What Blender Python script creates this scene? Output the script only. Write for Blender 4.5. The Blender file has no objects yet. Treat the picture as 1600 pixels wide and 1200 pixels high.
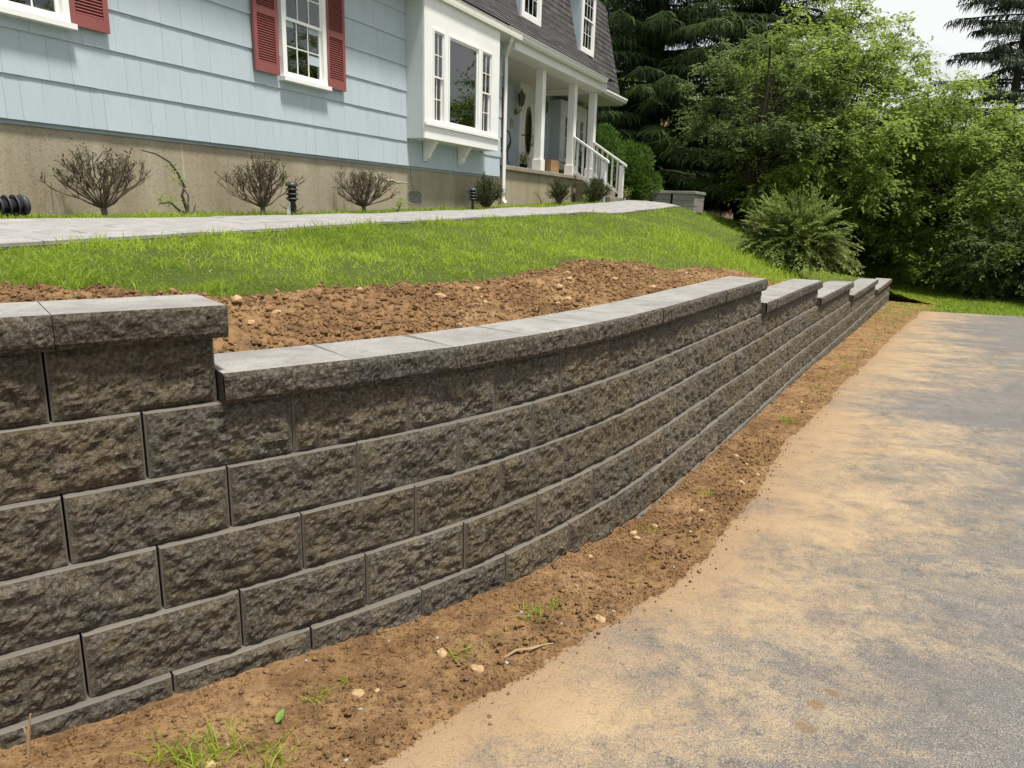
import bpy, math, random
import numpy as np
from mathutils import Vector, Matrix

# ------------------------------------------------------------------ camera, sky, sun, exposure
scene = bpy.context.scene
COL = scene.collection
R = math.radians
CAM_Z = 1.506
cam_data = bpy.data.cameras.new("camera")
cam = bpy.data.objects.new("camera", cam_data)
COL.objects.link(cam)
cam_data.sensor_fit = 'HORIZONTAL'
cam_data.sensor_width = 36.0
cam_data.lens = 1138.0 / 1600.0 * 36.0
cam_data.clip_start = 0.05
cam_data.clip_end = 2000.0
cam.matrix_world = Matrix.Translation((0, 0, CAM_Z)) @ Matrix.Rotation(R(90 - 13.3175), 4, 'X') @ Matrix.Rotation(R(1.4855), 4, 'Z')
scene.camera = cam

SUN_EL, SUN_AZ = 71.0, 130.0          # azimuth clockwise from +Y
sd = Vector((math.sin(R(SUN_AZ)) * math.cos(R(SUN_EL)), math.cos(R(SUN_AZ)) * math.cos(R(SUN_EL)), math.sin(R(SUN_EL))))
world = bpy.data.worlds.new("World")
scene.world = world
world.use_nodes = True
wn = world.node_tree
wn.nodes.clear()
w_out = wn.nodes.new('ShaderNodeOutputWorld')
w_bg = wn.nodes.new('ShaderNodeBackground')
w_bg.inputs['Strength'].default_value = 0.1
w_sky = wn.nodes.new('ShaderNodeTexSky')
w_sky.sky_type = 'NISHITA'
w_sky.sun_disc = False
w_sky.sun_elevation = R(SUN_EL)
w_sky.sun_rotation = R(SUN_AZ)
w_tc = wn.nodes.new('ShaderNodeTexCoord')
w_no = wn.nodes.new('ShaderNodeTexNoise')
w_no.inputs['Scale'].default_value = 2.6
w_no.inputs['Detail'].default_value = 7.0
w_no.inputs['Roughness'].default_value = 0.6
w_rp = wn.nodes.new('ShaderNodeValToRGB')
w_rp.color_ramp.elements[0].position = 0.30
w_rp.color_ramp.elements[1].position = 0.50
w_mx = wn.nodes.new('ShaderNodeMix')
w_mx.data_type = 'RGBA'
w_n2 = wn.nodes.new('ShaderNodeTexNoise')
w_n2.inputs['Scale'].default_value = 4.3
w_n2.inputs['Detail'].default_value = 5.0
w_r2 = wn.nodes.new('ShaderNodeValToRGB')
w_r2.color_ramp.elements[0].position = 0.32
w_r2.color_ramp.elements[0].color = (4.3, 4.6, 5.1, 1)
w_r2.color_ramp.elements[1].position = 0.55
w_r2.color_ramp.elements[1].color = (7.2, 7.25, 7.3, 1)
wn.links.new(w_tc.outputs['Generated'], w_no.inputs['Vector'])
wn.links.new(w_tc.outputs['Generated'], w_n2.inputs['Vector'])
wn.links.new(w_no.outputs['Fac'], w_rp.inputs['Fac'])
wn.links.new(w_n2.outputs['Fac'], w_r2.inputs['Fac'])
wn.links.new(w_rp.outputs['Color'], w_mx.inputs[0])
wn.links.new(w_sky.outputs['Color'], w_mx.inputs[6])
wn.links.new(w_r2.outputs['Color'], w_mx.inputs[7])
wn.links.new(w_mx.outputs[2], w_bg.inputs['Color'])
wn.links.new(w_bg.outputs['Background'], w_out.inputs['Surface'])

sun_data = bpy.data.lights.new("sun", 'SUN')
sun_data.energy = 4.7
sun_data.angle = R(8)
sun_data.color = (1.0, 0.945, 0.85)
sun = bpy.data.objects.new("sun", sun_data)
COL.objects.link(sun)
sun.rotation_euler = (-sd).to_track_quat('-Z', 'Y').to_euler()

scene.view_settings.view_transform = 'Standard'
scene.view_settings.look = 'None'
scene.view_settings.gamma = 1.0
scene.view_settings.exposure = 0.42
scene.view_settings.use_curve_mapping = False
scene.cycles.use_denoising = True
scene.cycles.max_bounces = 8
scene.cycles.transparent_max_bounces = 12
# ------------------------------------------------------------------ numeric core: noise, wall path, terrain
def vnoise(x, y, seed=0):
    x = np.asarray(x, float); y = np.asarray(y, float)
    xi = np.floor(x).astype(np.int64); yi = np.floor(y).astype(np.int64)
    fx = x - xi; fy = y - yi
    fx = fx * fx * (3 - 2 * fx); fy = fy * fy * (3 - 2 * fy)
    def hsh(i, j):
        n = (i * 374761393 + j * 668265263 + seed * 974711) & 0x7fffffff
        n = ((n ^ (n >> 13)) * 1274126177) & 0x7fffffff
        n = ((n ^ (n >> 16)) * 60493) & 0x7fffffff
        return (n & 0xffff) / 65535.0
    a = hsh(xi, yi); b = hsh(xi + 1, yi); c = hsh(xi, yi + 1); d = hsh(xi + 1, yi + 1)
    return a + (b - a) * fx + (c - a) * fy + (a - b - c + d) * fx * fy
def fbm(x, y, seed=0, octv=4, gain=0.5):
    t = 0; amp = 1; tot = 0; f = 1.0
    for o in range(octv):
        t = t + amp * vnoise(x * f, y * f, seed + o * 17); tot += amp; amp *= gain; f *= 2.03
    return t / tot
def sstep(a, b, x):
    t = np.clip((np.asarray(x, float) - a) / (b - a), 0, 1)
    return t * t * (3 - 2 * t)

HA = math.radians(25.566)
UX, UY = math.sin(HA), math.cos(HA)       # along the house front
NX, NY = math.cos(HA), -math.sin(HA)      # out of the house front
HD = 6.4
def HP(a, b, z=0.0):
    return (-(HD - b) * NX + a * UX, -(HD - b) * NY + a * UY, z)
def HAB(x, y):
    return x * UX + y * UY, x * NX + y * NY + HD

BW, BH, SET = 0.444, 0.203, 0.022         # block width, course height, setback
ZE = 0.10                                  # top of course 0
_wp = np.array([(-3.22, 0.233), (-2.43, 0.85), (-1.014, 1.957), (-.662, 2.232), (-.313, 2.504), (.011, 2.824), (.298, 3.17),
                (.563, 3.521), (.79, 3.86), (1.40, 4.88), (2.05, 5.96), (3.15, 7.83), (4.5, 10.06), (5.82, 12.25), (7.13, 14.45), (8.85, 17.33)])
def _dense(p, step=0.04):
    out = []
    for a, b in zip(p[:-1], p[1:]):
        n = max(1, int(np.hypot(*(b - a)) / step))
        for i in range(n): out.append(a + (b - a) * i / n)
    out.append(p[-1]); return np.array(out)
_d = _dense(_wp)
k = np.exp(-0.5 * (np.arange(-14, 15) / 5.0) ** 2); k /= k.sum()
_pad = np.concatenate([_d[0] + (_d[0] - _d[14:0:-1]), _d, _d[-1] + (_d[-1] - _d[-2:-16:-1])])
WPTS = np.stack([np.convolve(_pad[:, i], k, 'valid') for i in (0, 1)], 1)
_seg = np.hypot(*np.diff(WPTS, axis=0).T)
WS = np.concatenate([[0], np.cumsum(_seg)])
_i0 = np.argmin(np.hypot(WPTS[:, 0] + 1.014, WPTS[:, 1] - 1.957))
WS = WS - WS[_i0]                          # s = 0 at the first joint of course 0
S_END = WS[-1]; S_MIN = WS[0]
def wall_pt(s, off=0.0):
    """point on the wall front at arc length s, moved off metres back into the bank"""
    s = np.asarray(s, float)
    x = np.interp(s, WS, WPTS[:, 0]); y = np.interp(s, WS, WPTS[:, 1])
    e = 0.05
    sc = np.clip(s, S_MIN + e, S_END - e)
    dx = np.interp(sc + e, WS, WPTS[:, 0]) - np.interp(sc - e, WS, WPTS[:, 0])
    dy = np.interp(sc + e, WS, WPTS[:, 1]) - np.interp(sc - e, WS, WPTS[:, 1])
    l = np.hypot(dx, dy); dx = dx / l; dy = dy / l
    ov = np.where(s > S_END, s - S_END, np.where(s < S_MIN, s - S_MIN, 0.0))
    return x + dx * ov - dy * off, y + dy * ov + dx * off, dx, dy
def wall_st(x, y):
    """arc length and signed distance (positive behind the wall)"""
    x = np.asarray(x, float).ravel(); y = np.asarray(y, float).ravel()
    P = WPTS[::4]
    if not np.allclose(P[-1], WPTS[-1]): P = np.vstack([P, WPTS[-1]]); Sx = np.append(WS[::4], WS[-1])
    else: Sx = WS[::4]
    best = np.full(x.shape, 1e9); bs = np.zeros(x.shape); bt = np.zeros(x.shape)
    n = len(P) - 1
    for i in range(n):
        ax, ay = P[i]; vx, vy = P[i + 1] - P[i]; L = math.hypot(vx, vy)
        q = ((x - ax) * vx + (y - ay) * vy) / (L * L)
        lo = -1e9 if i == 0 else 0.0
        hi = 1e9 if i == n - 1 else 1.0
        qc = np.clip(q, lo, hi)
        ex = x - ax - qc * vx; ey = y - ay - qc * vy
        d = ex * ex + ey * ey
        t = (-vy * (x - ax) + vx * (y - ay)) / L
        m = d < best
        best[m] = d[m]; bs[m] = (Sx[i] + qc * L)[m]; bt[m] = (np.sign(t) * np.sqrt(d))[m]
    return bs, bt
# where each course ends (arc length); course c has its top at ZE + c*BH
def _s_of(x, y): return float(wall_st([x], [y])[0][0])
def _snap(s, odd): return (round(s / BW - (0.5 if odd else 0)) + (0.5 if odd else 0)) * BW
C_END = {5: _snap(_s_of(-.86, 2.13), True), 4: _snap(_s_of(2.26, 6.3), False), 3: _snap(_s_of(3.78, 8.82), True),
         2: _snap(_s_of(5.24, 11.26), False), 1: _snap(_s_of(7.13, 14.45), True), 0: _snap(S_END - 0.2, False)}
S_WALL = C_END[0]
def cap_level(s):
    """height of the cap top at arc length s"""
    s = np.asarray(s, float); z = np.full(s.shape, ZE + 0.1)
    for c in (1, 2, 3, 4, 5): z = np.where(s < C_END[c], ZE + c * BH + 0.1, z)
    return z
_gs = np.array([-20, .76, 2.46, 3.5, 6.9, 9.56, 13.4, 19.4, 26, 60]); _gz = np.array([.12, .05, -.03, -.10, -.135, -.175, -.25, -.34, -.38, -.5])
def z_low(x, y):
    s = np.asarray(x, float) * .513 + np.asarray(y, float) * .858
    return np.interp(s, _gs, _gz)

_ctl = []
for a_, z_ in [(-6, 1.0), (-2, 1.14), (2.3, 1.245), (2.85, 1.26), (3.54, 1.283), (4.45, 1.309), (5.72, 1.352), (7.6, 1.407), (9.45, 1.453), (11.24, 1.505), (14.1, 1.565), (15.5, 1.617), (17.33, 1.69)]:
    _ctl.append(HP(a_, 2.3, z_))
for a_, z_ in [(-6, 1.1), (-2, 1.25), (3.0, 1.337), (4.6, 1.359), (5.77, 1.384), (7.4, 1.42), (9.8, 1.49), (12.2, 1.56), (14.9, 1.69), (16.6, 1.775)]:
    _ctl.append(HP(a_, 1.1, z_))
for a_, z_ in [(-6, 1.15), (-2, 1.28), (3.65, 1.353), (5.55, 1.393), (6.97, 1.42), (9.55, 1.49), (12.6, 1.60), (16.3, 1.72), (19, 1.83), (22, 1.85)]:
    _ctl.append(HP(a_, 0.0, z_))
for a_ in (-6, 0, 6, 12, 18, 24): _ctl.append(HP(a_, -9, 1.75))
_ctl += [HP(19, 2.1, 1.60), HP(20.6, 2.3, 1.55), HP(22, 1, 1.6), HP(23, 3, 1.25), HP(27, 0, 1.3), HP(27, 5, 0.7), HP(32, 2, 0.7), HP(40, 3, 0.3), HP(30, -8, 1.4), HP(45, -10, .9), HP(32, 9, 0.1), HP(28, 12, -0.35)]
for s_ in np.concatenate([np.arange(-2.2, S_WALL, 0.6)]):
    x_, y_, _, _ = wall_pt(s_, 0.42)
    zz = float(np.mean(cap_level(s_ + np.linspace(-.35, .35, 8)))) - 0.055
    _ctl.append((float(x_), float(y_), zz))
for s_, off_, z_ in [(S_WALL + .6, .3, -.30), (S_WALL + 1.5, -.4, -.44), (S_WALL + 2.5, .5, -.33), (S_WALL + 4, 0, -.42), (S_WALL + 4, 3, -.1), (S_WALL + 2.0, 2.0, .02), (S_WALL + 8, 0, -.5), (S_WALL + 1.0, 3.5, .35), (S_WALL + 6, 6, .1), (S_WALL + 3, -4, -.75), (S_WALL + 12, -2, -.7)]:
    x_, y_, _, _ = wall_pt(s_, off_); _ctl.append((float(x_), float(y_), z_))
_ctl = np.array(_ctl)
def _tps_k(r2): return np.where(r2 > 1e-12, 0.5 * r2 * np.log(np.maximum(r2, 1e-12)), 0.0)
def _tps_fit(c, lam=0.004):
    n = len(c); d = ((c[:, None, :2] - c[None, :, :2]) ** 2).sum(2)
    A = np.zeros((n + 3, n + 3)); A[:n, :n] = _tps_k(d) + lam * np.eye(n)
    A[:n, n] = 1; A[:n, n + 1:] = c[:, :2]; A[n, :n] = 1; A[n + 1:, :n] = c[:, :2].T
    return np.linalg.solve(A, np.concatenate([c[:, 2], np.zeros(3)]))
_tw = _tps_fit(_ctl)
def z_up(x, y):
    x = np.asarray(x, float); y = np.asarray(y, float); sh = x.shape
    x = x.ravel(); y = y.ravel(); out = np.empty(x.shape); n = len(_ctl)
    for i in range(0, len(x), 20000):
        sl = slice(i, i + 20000)
        r2 = (x[sl, None] - _ctl[None, :, 0]) ** 2 + (y[sl, None] - _ctl[None, :, 1]) ** 2
        out[sl] = _tps_k(r2) @ _tw[:n] + _tw[n] + _tw[n + 1] * x[sl] + _tw[n + 2] * y[sl]
    return out.reshape(sh)
# driveway left edge as x(y)
_de = np.array([(-9, -8.0), (-5.2, -3.2), (-3.0, -.6), (-1.35, .85), (-.39, 1.69), (.07, 2.19), (.43, 2.59), (.95, 3.23), (1.52, 4.25), (2.4, 5.75), (3.47, 7.41), (5.69, 10.91), (8.5, 15.18), (10, 17.4)])
def x_edge(y):
    y = np.asarray(y, float)
    return np.interp(y, _de[:, 1], _de[:, 0]) + 0.05 * (fbm(y * 1.7, y * 0 + 3.1, 5, 3) - .5) * 2
# outer (lawn) edge of the upper soil, as distance behind the wall front
_se = np.array([(-4, 1.0), (-.25, 1.07), (.3, 1.15), (.81, 1.27), (1.33, 1.34), (2.12, 1.31), (2.74, 1.2), (3.42, 1.15), (4.07, 1.30), (4.8, 1.36), (5.71, 1.33), (7.2, 1.12), (9.0, .85), (10.5, .62), (14, .5), (18, .35)])
def soil_edge(s):
    s = np.asarray(s, float)
    return np.interp(s, _se[:, 0], _se[:, 1]) + .22 * (fbm(s * 1.9, s * 0 + 7.7, 9, 4) - .5)
# ------------------------------------------------------------------ helpers
def tag(o, label=None, cat=None, group=None, kind=None):
    if label: o['label'] = label
    if cat: o['category'] = cat
    if group: o['group'] = group
    if kind: o['kind'] = kind
    return o
def link(o, parent=None):
    COL.objects.link(o)
    if parent is not None: o.parent = parent
    return o
def empty(name, loc=(0, 0, 0), rz=0.0, label=None, cat=None, group=None):
    o = bpy.data.objects.new(name, None)
    o.empty_display_size = 0.2
    o.location = loc; o.rotation_euler = (0, 0, rz)
    link(o); return tag(o, label, cat, group)
class MB:
    """collects faces of one mesh"""
    def __init__(self): self.v = []; self.f = []; self.m = []
    def add(self, vs, fs, mi=0):
        o = len(self.v); self.v += [tuple(map(float, p)) for p in vs]
        for q in fs: self.f.append(tuple(i + o for i in q)); self.m.append(mi)
        return self
    def box(self, x0, x1, y0, y1, z0, z1, mi=0):
        return self.add([(x0, y0, z0), (x1, y0, z0), (x1, y1, z0), (x0, y1, z0), (x0, y0, z1), (x1, y0, z1), (x1, y1, z1), (x0, y1, z1)],
                        [(0, 3, 2, 1), (4, 5, 6, 7), (0, 1, 5, 4), (1, 2, 6, 5), (2, 3, 7, 6), (3, 0, 4, 7)], mi)
    def prism(self, poly, axis, c0, c1, mi=0):
        """poly: list of 2-D points in the plane across `axis` (0: yz, 1: xz, 2: xy)"""
        def P(p, c):
            return (c, p[0], p[1]) if axis == 0 else (p[0], c, p[1]) if axis == 1 else (p[0], p[1], c)
        n = len(poly); vs = [P(p, c0) for p in poly] + [P(p, c1) for p in poly]
        fs = [tuple(range(n))[::-1], tuple(range(n, 2 * n))] + [(i, (i + 1) % n, n + (i + 1) % n, n + i) for i in range(n)]
        return self.add(vs, fs, mi)
    def tube(self, pts, rad, n=6, mi=0, cap=True):
        pts = [Vector(p) for p in pts]
        if not hasattr(rad, '__len__'): rad = [rad] * len(pts)
        vs = []; ref = None
        for i, p in enumerate(pts):
            d = (pts[min(i + 1, len(pts) - 1)] - pts[max(i - 1, 0)])
            if d.length < 1e-9: d = Vector((0, 0, 1))
            d.normalize()
            if ref is None: ref = Vector((0, 0, 1)) if abs(d.z) < .9 else Vector((1, 0, 0))
            a = d.cross(ref)
            if a.length < 1e-6: a = d.orthogonal()
            a.normalize(); b = d.cross(a).normalized(); ref = b.cross(d) if False else ref
            for j in range(n):
                t = 2 * math.pi * j / n
                vs.append(p + (a * math.cos(t) + b * math.sin(t)) * rad[i])
        fs = []
        for i in range(len(pts) - 1):
            for j in range(n): fs.append((i * n + j, i * n + (j + 1) % n, (i + 1) * n + (j + 1) % n, (i + 1) * n + j))
        if cap: fs += [tuple(range(n)), tuple(range((len(pts) - 1) * n, len(pts) * n))[::-1]]
        return self.add(vs, fs, mi)
    def lathe(self, prof, n=16, mi=0, c=(0, 0)):
        vs = []
        for r, z in prof:
            for j in range(n): t = 2 * math.pi * j / n; vs.append((c[0] + r * math.cos(t), c[1] + r * math.sin(t), z))
        fs = [(i * n + j, i * n + (j + 1) % n, (i + 1) * n + (j + 1) % n, (i + 1) * n + j) for i in range(len(prof) - 1) for j in range(n)]
        fs += [tuple(range(n))[::-1], tuple(range((len(prof) - 1) * n, len(prof) * n))]
        return self.add(vs, fs, mi)
    def mesh(self, name, mats, smooth=False):
        me = bpy.data.meshes.new(name); me.from_pydata(self.v, [], self.f)
        for m in (mats if isinstance(mats, (list, tuple)) else [mats]): me.materials.append(m)
        me.polygons.foreach_set('material_index', self.m)
        if smooth: me.polygons.foreach_set('use_smooth', [True] * len(self.f))
        me.update(); return me
    def obj(self, name, mats, parent=None, smooth=False, bevel=0.0):
        o = bpy.data.objects.new(name, self.mesh(name, mats, smooth))
        if bevel:
            md = o.modifiers.new('bevel', 'BEVEL'); md.width = bevel; md.segments = 2; md.limit_method = 'ANGLE'
        return link(o, parent)
def npmesh(name, V, F, mats, attrs=None, mi=None, smooth=False):
    V = np.ascontiguousarray(V, np.float32); F = np.ascontiguousarray(F, np.int32); k = F.shape[1]
    me = bpy.data.meshes.new(name)
    me.vertices.add(len(V)); me.vertices.foreach_set('co', V.ravel())
    me.loops.add(F.size); me.loops.foreach_set('vertex_index', F.ravel())
    me.polygons.add(len(F)); me.polygons.foreach_set('loop_start', np.arange(0, F.size, k, dtype=np.int32))
    for m in (mats if isinstance(mats, (list, tuple)) else [mats]): me.materials.append(m)
    if mi is not None: me.polygons.foreach_set('material_index', np.asarray(mi, np.int32))
    me.polygons.foreach_set('use_smooth', np.full(len(F), bool(smooth)))
    me.update(calc_edges=True)
    for an, av in (attrs or {}).items():
        a = me.attributes.new(an, 'FLOAT', 'POINT'); a.data.foreach_set('value', np.ascontiguousarray(av, np.float32))
    return me
def npobj(name, V, F, mats, parent=None, **kw):
    return link(bpy.data.objects.new(name, npmesh(name, V, F, mats, **kw)), parent)
def grid_faces(nu, nv):
    i = np.arange(nu - 1)[:, None] * nv + np.arange(nv - 1)[None, :]
    return np.stack([i, i + nv, i + nv + 1, i + 1], -1).reshape(-1, 4)

# ------------------------------------------------------------------ material helpers
class NB:
    def __init__(self, name, rough=0.8, spec=0.3):
        self.m = bpy.data.materials.new(name); self.m.use_nodes = True
        self.t = self.m.node_tree; self.t.nodes.clear()
        self.out = self.t.nodes.new('ShaderNodeOutputMaterial')
        self.p = self.t.nodes.new('ShaderNodeBsdfPrincipled')
        self.p.inputs['Roughness'].default_value = rough
        self.p.inputs['Specular IOR Level'].default_value = spec
        self.t.links.new(self.p.outputs[0], self.out.inputs['Surface'])
        self._c = None
    def n(self, typ, **kw):
        nd = self.t.nodes.new(typ)
        for k_, v_ in kw.items(): setattr(nd, k_, v_)
        return nd
    def l(self, a, b): self.t.links.new(a, b)
    def setv(self, sock, v):
        if hasattr(v, 'is_output') or isinstance(v, bpy.types.NodeSocket): self.l(v, sock)
        elif isinstance(v, (tuple, list)) and len(v) == 3 and sock.type == 'RGBA': sock.default_value = (*v, 1)
        else: sock.default_value = v
    def coord(self, rand=True, kind='Object', scale=None):
        tc = self.n('ShaderNodeTexCoord'); v = tc.outputs[kind]
        if rand:
            oi = self.n('ShaderNodeObjectInfo'); mu = self.n('ShaderNodeMath', operation='MULTIPLY'); self.l(oi.outputs['Random'], mu.inputs[0]); mu.inputs[1].default_value = 57.0
            ad = self.n('ShaderNodeVectorMath', operation='ADD'); self.l(v, ad.inputs[0]); self.l(mu.outputs[0], ad.inputs[1]); v = ad.outputs[0]
        if scale:
            mp = self.n('ShaderNodeVectorMath', operation='MULTIPLY'); self.l(v, mp.inputs[0]); mp.inputs[1].default_value = scale; v = mp.outputs[0]
        return v
    def noise(self, vec, scale, detail=4, rough=.55, dist=0):
        nd = self.n('ShaderNodeTexNoise'); self.l(vec, nd.inputs['Vector'])
        nd.inputs['Scale'].default_value = scale; nd.inputs['Detail'].default_value = detail; nd.inputs['Roughness'].default_value = rough; nd.inputs['Distortion'].default_value = dist
        return nd.outputs['Fac']
    def voro(self, vec, scale, feat='F1', out='Distance'):
        nd = self.n('ShaderNodeTexVoronoi', feature=feat); self.l(vec, nd.inputs['Vector']); nd.inputs['Scale'].default_value = scale
        return nd.outputs[out]
    def ramp(self, fac, stops):
        nd = self.n('ShaderNodeValToRGB'); self.l(fac, nd.inputs['Fac']); cr = nd.color_ramp
        while len(cr.elements) > len(stops): cr.elements.remove(cr.elements[-1])
        while len(cr.elements) < len(stops): cr.elements.new(0.5)
        for e, (p_, c_) in zip(cr.elements, stops):
            e.position = p_; e.color = (c_, c_, c_, 1) if not hasattr(c_, '__len__') else (*c_, 1)
        return nd.outputs['Color']
    def mix(self, fac, a, b, mode='MIX'):
        nd = self.n('ShaderNodeMix', data_type='RGBA', blend_type=mode)
        self.setv(nd.inputs[0], fac); self.setv(nd.inputs[6], a); self.setv(nd.inputs[7], b)
        return nd.outputs[2]
    def math(self, op, a, b=0.0, clamp=False):
        nd = self.n('ShaderNodeMath', operation=op, use_clamp=clamp); self.setv(nd.inputs[0], a); self.setv(nd.inputs[1], b); return nd.outputs[0]
    def attr(self, name):
        return self.n('ShaderNodeAttribute', attribute_name=name).outputs['Fac']
    def rnd(self): return self.n('ShaderNodeObjectInfo').outputs['Random']
    def col(self, v): self.setv(self.p.inputs['Base Color'], v); return self
    def bump(self, h, strength=.5, dist=.01):
        nd = self.n('ShaderNodeBump'); self.l(h, nd.inputs['Height']); nd.inputs['Strength'].default_value = strength; nd.inputs['Distance'].default_value = dist
        self.l(nd.outputs[0], self.p.inputs['Normal']); return self
    def translucent(self, colour, fac=.4):
        tr = self.n('ShaderNodeBsdfTranslucent'); self.setv(tr.inputs['Color'], colour)
        mx = self.n('ShaderNodeMixShader'); mx.inputs[0].default_value = fac
        self.l(self.p.outputs[0], mx.inputs[1]); self.l(tr.outputs[0], mx.inputs[2]); self.l(mx.outputs[0], self.out.inputs['Surface']); return self
def simple(name, c, rough=.6, var=.12, scale=6, bump=0.0, bscale=60, spec=.3, metal=0.0):
    b = NB(name, rough, spec); v = b.coord(True)
    f = b.noise(v, scale, 5, .6)
    lo = tuple(x * (1 - var) for x in c); hi = tuple(min(1, x * (1 + var)) for x in c)
    b.col(b.ramp(f, [(.3, lo), (.7, hi)]))
    b.p.inputs['Metallic'].default_value = metal
    if bump: b.bump(b.noise(v, bscale, 4), bump, .004)
    return b.m
M = {}
# split block face: charcoal, brown and grey blend
def stone(name, tint, dark):
    b = NB(name, .92, .15); v = b.coord(True); r = b.rnd()
    f1 = b.noise(v, 13.0, 6, .72, .5); f2 = b.noise(v, 75, 6, .78); f3 = b.noise(v, 210, 3, .6); f4 = b.noise(v, 5, 4, .6, .6)
    c = b.ramp(f1, [(.30, (.048 * dark, .043 * dark, .037 * dark)), (.46, (.105 * dark, .088 * dark, .064 * dark)), (.58, tuple(x * dark for x in tint)), (.74, (.085 * dark, .078 * dark, .068 * dark))])
    c = b.mix(b.ramp(f4, [(.46, 0.0), (.66, .45)]), c, (.052 * dark, .048 * dark, .044 * dark))
    c = b.mix(b.ramp(f2, [(.47, 0.0), (.62, .80)]), c, (.26, .245, .215))
    c = b.mix(b.ramp(f2, [(.33, .72), (.46, 0.0)]), c, (.018, .015, .012))
    c = b.mix(b.ramp(f3, [(.64, 0.0), (.74, .7)]), c, (.42, .40, .36))
    c = b.mix(b.ramp(r, [(0.0, .0), (1.0, .25)]), c, (.03, .028, .026), 'MIX')
    c = b.mix(b.ramp(b.math('FRACT', b.math('MULTIPLY', r, 7.31)), [(.2, 0.0), (1.0, .5)]), c, (1.0, .86, .66), 'MULTIPLY')
    b.col(c)
    h = b.math('ADD', b.math('MULTIPLY', f2, 1.0), b.math('ADD', b.math('MULTIPLY', f3, .35), b.math('MULTIPLY', f1, .6)))
    b.bump(h, 1.0, .014); return b.m
M['split'] = stone('split_block_face', (.155, .122, .072), .95)
M['capsplit'] = stone('split_cap_face', (.095, .085, .068), .8)
def concrete(name, c, stain=.25, scale=3.0):
    b = NB(name, .88, .25); v = b.coord(True)
    f1 = b.noise(v, scale, 6, .62); f2 = b.noise(v, 90, 4, .6)
    k_ = b.mix(b.ramp(f1, [(.35, 0.0), (.7, 1.0)]), tuple(x * (1 - stain) for x in c), c)
    k_ = b.mix(b.ramp(f2, [(.4, .25), (.62, 0.0)]), k_, tuple(x * .6 for x in c))
    k_ = b.mix(b.ramp(b.rnd(), [(0.0, 0.0), (1.0, .35)]), k_, tuple(x * .72 for x in c))
    b.col(k_); b.bump(f2, .35, .003); return b.m
M['blockedge'] = concrete('cast_block_edge', (.165, .149, .126))
def captop_mat():
    b = NB('cap_top', .86, .25); v = b.coord(True)
    f1 = b.noise(v, 2.4, 6, .65, .5); f2 = b.noise(v, 120, 4, .65); f3 = b.noise(v, 11, 6, .7, .4)
    c = b.ramp(f1, [(.30, (.195, .190, .182)), (.52, (.275, .268, .255)), (.72, (.335, .327, .31))])
    c = b.mix(b.ramp(f3, [(.36, .55), (.52, 0.0)]), c, (.175, .16, .14))
    c = b.mix(b.ramp(f3, [(.60, 0.0), (.74, .5)]), c, (.37, .315, .24))
    c = b.mix(b.ramp(f2, [(.36, .6), (.5, 0.0)]), c, (.16, .152, .14))
    b.col(c); b.bump(f2, .5, .004); return b.m
M['captop'] = captop_mat()
# ------------------------------------------------------------------ ground materials
def soil_mat():
    b = NB('soil', .96, .1); v = b.coord(False)
    f1 = b.noise(v, 2.0, 6, .6); f2 = b.noise(v, 26, 7, .68); f3 = b.noise(v, 110, 4, .6); f4 = b.noise(v, 7, 5, .6, .5)
    c = b.ramp(f1, [(.28, (.205, .118, .055)), (.5, (.300, .180, .086)), (.72, (.39, .248, .128))])
    c = b.mix(b.ramp(f4, [(.35, .8), (.54, 0.0)]), c, (.150, .086, .043))
    c = b.mix(b.ramp(f2, [(.34, .75), (.52, 0.0)]), c, (.130, .075, .038))
    c = b.mix(b.ramp(f3, [(.58, 0.0), (.72, .45)]), c, (.47, .35, .22))
    b.col(c); b.bump(b.math('ADD', f2, b.math('MULTIPLY', f3, .6)), 1.0, .024); return b.m
M['soil'] = soil_mat()
def lawn_mat():
    b = NB('turf', .95, .1); v = b.coord(False)
    f1 = b.noise(v, 1.3, 5, .6); f2 = b.noise(v, 45, 6, .7)
    c = b.ramp(f1, [(.3, (.060, .092, .020)), (.7, (.105, .145, .030))])
    c = b.mix(b.ramp(f2, [(.35, .7), (.55, 0.0)]), c, (.065, .058, .026))
    b.col(c); b.bump(f2, .9, .03); return b.m
M['turf'] = lawn_mat()
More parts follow.
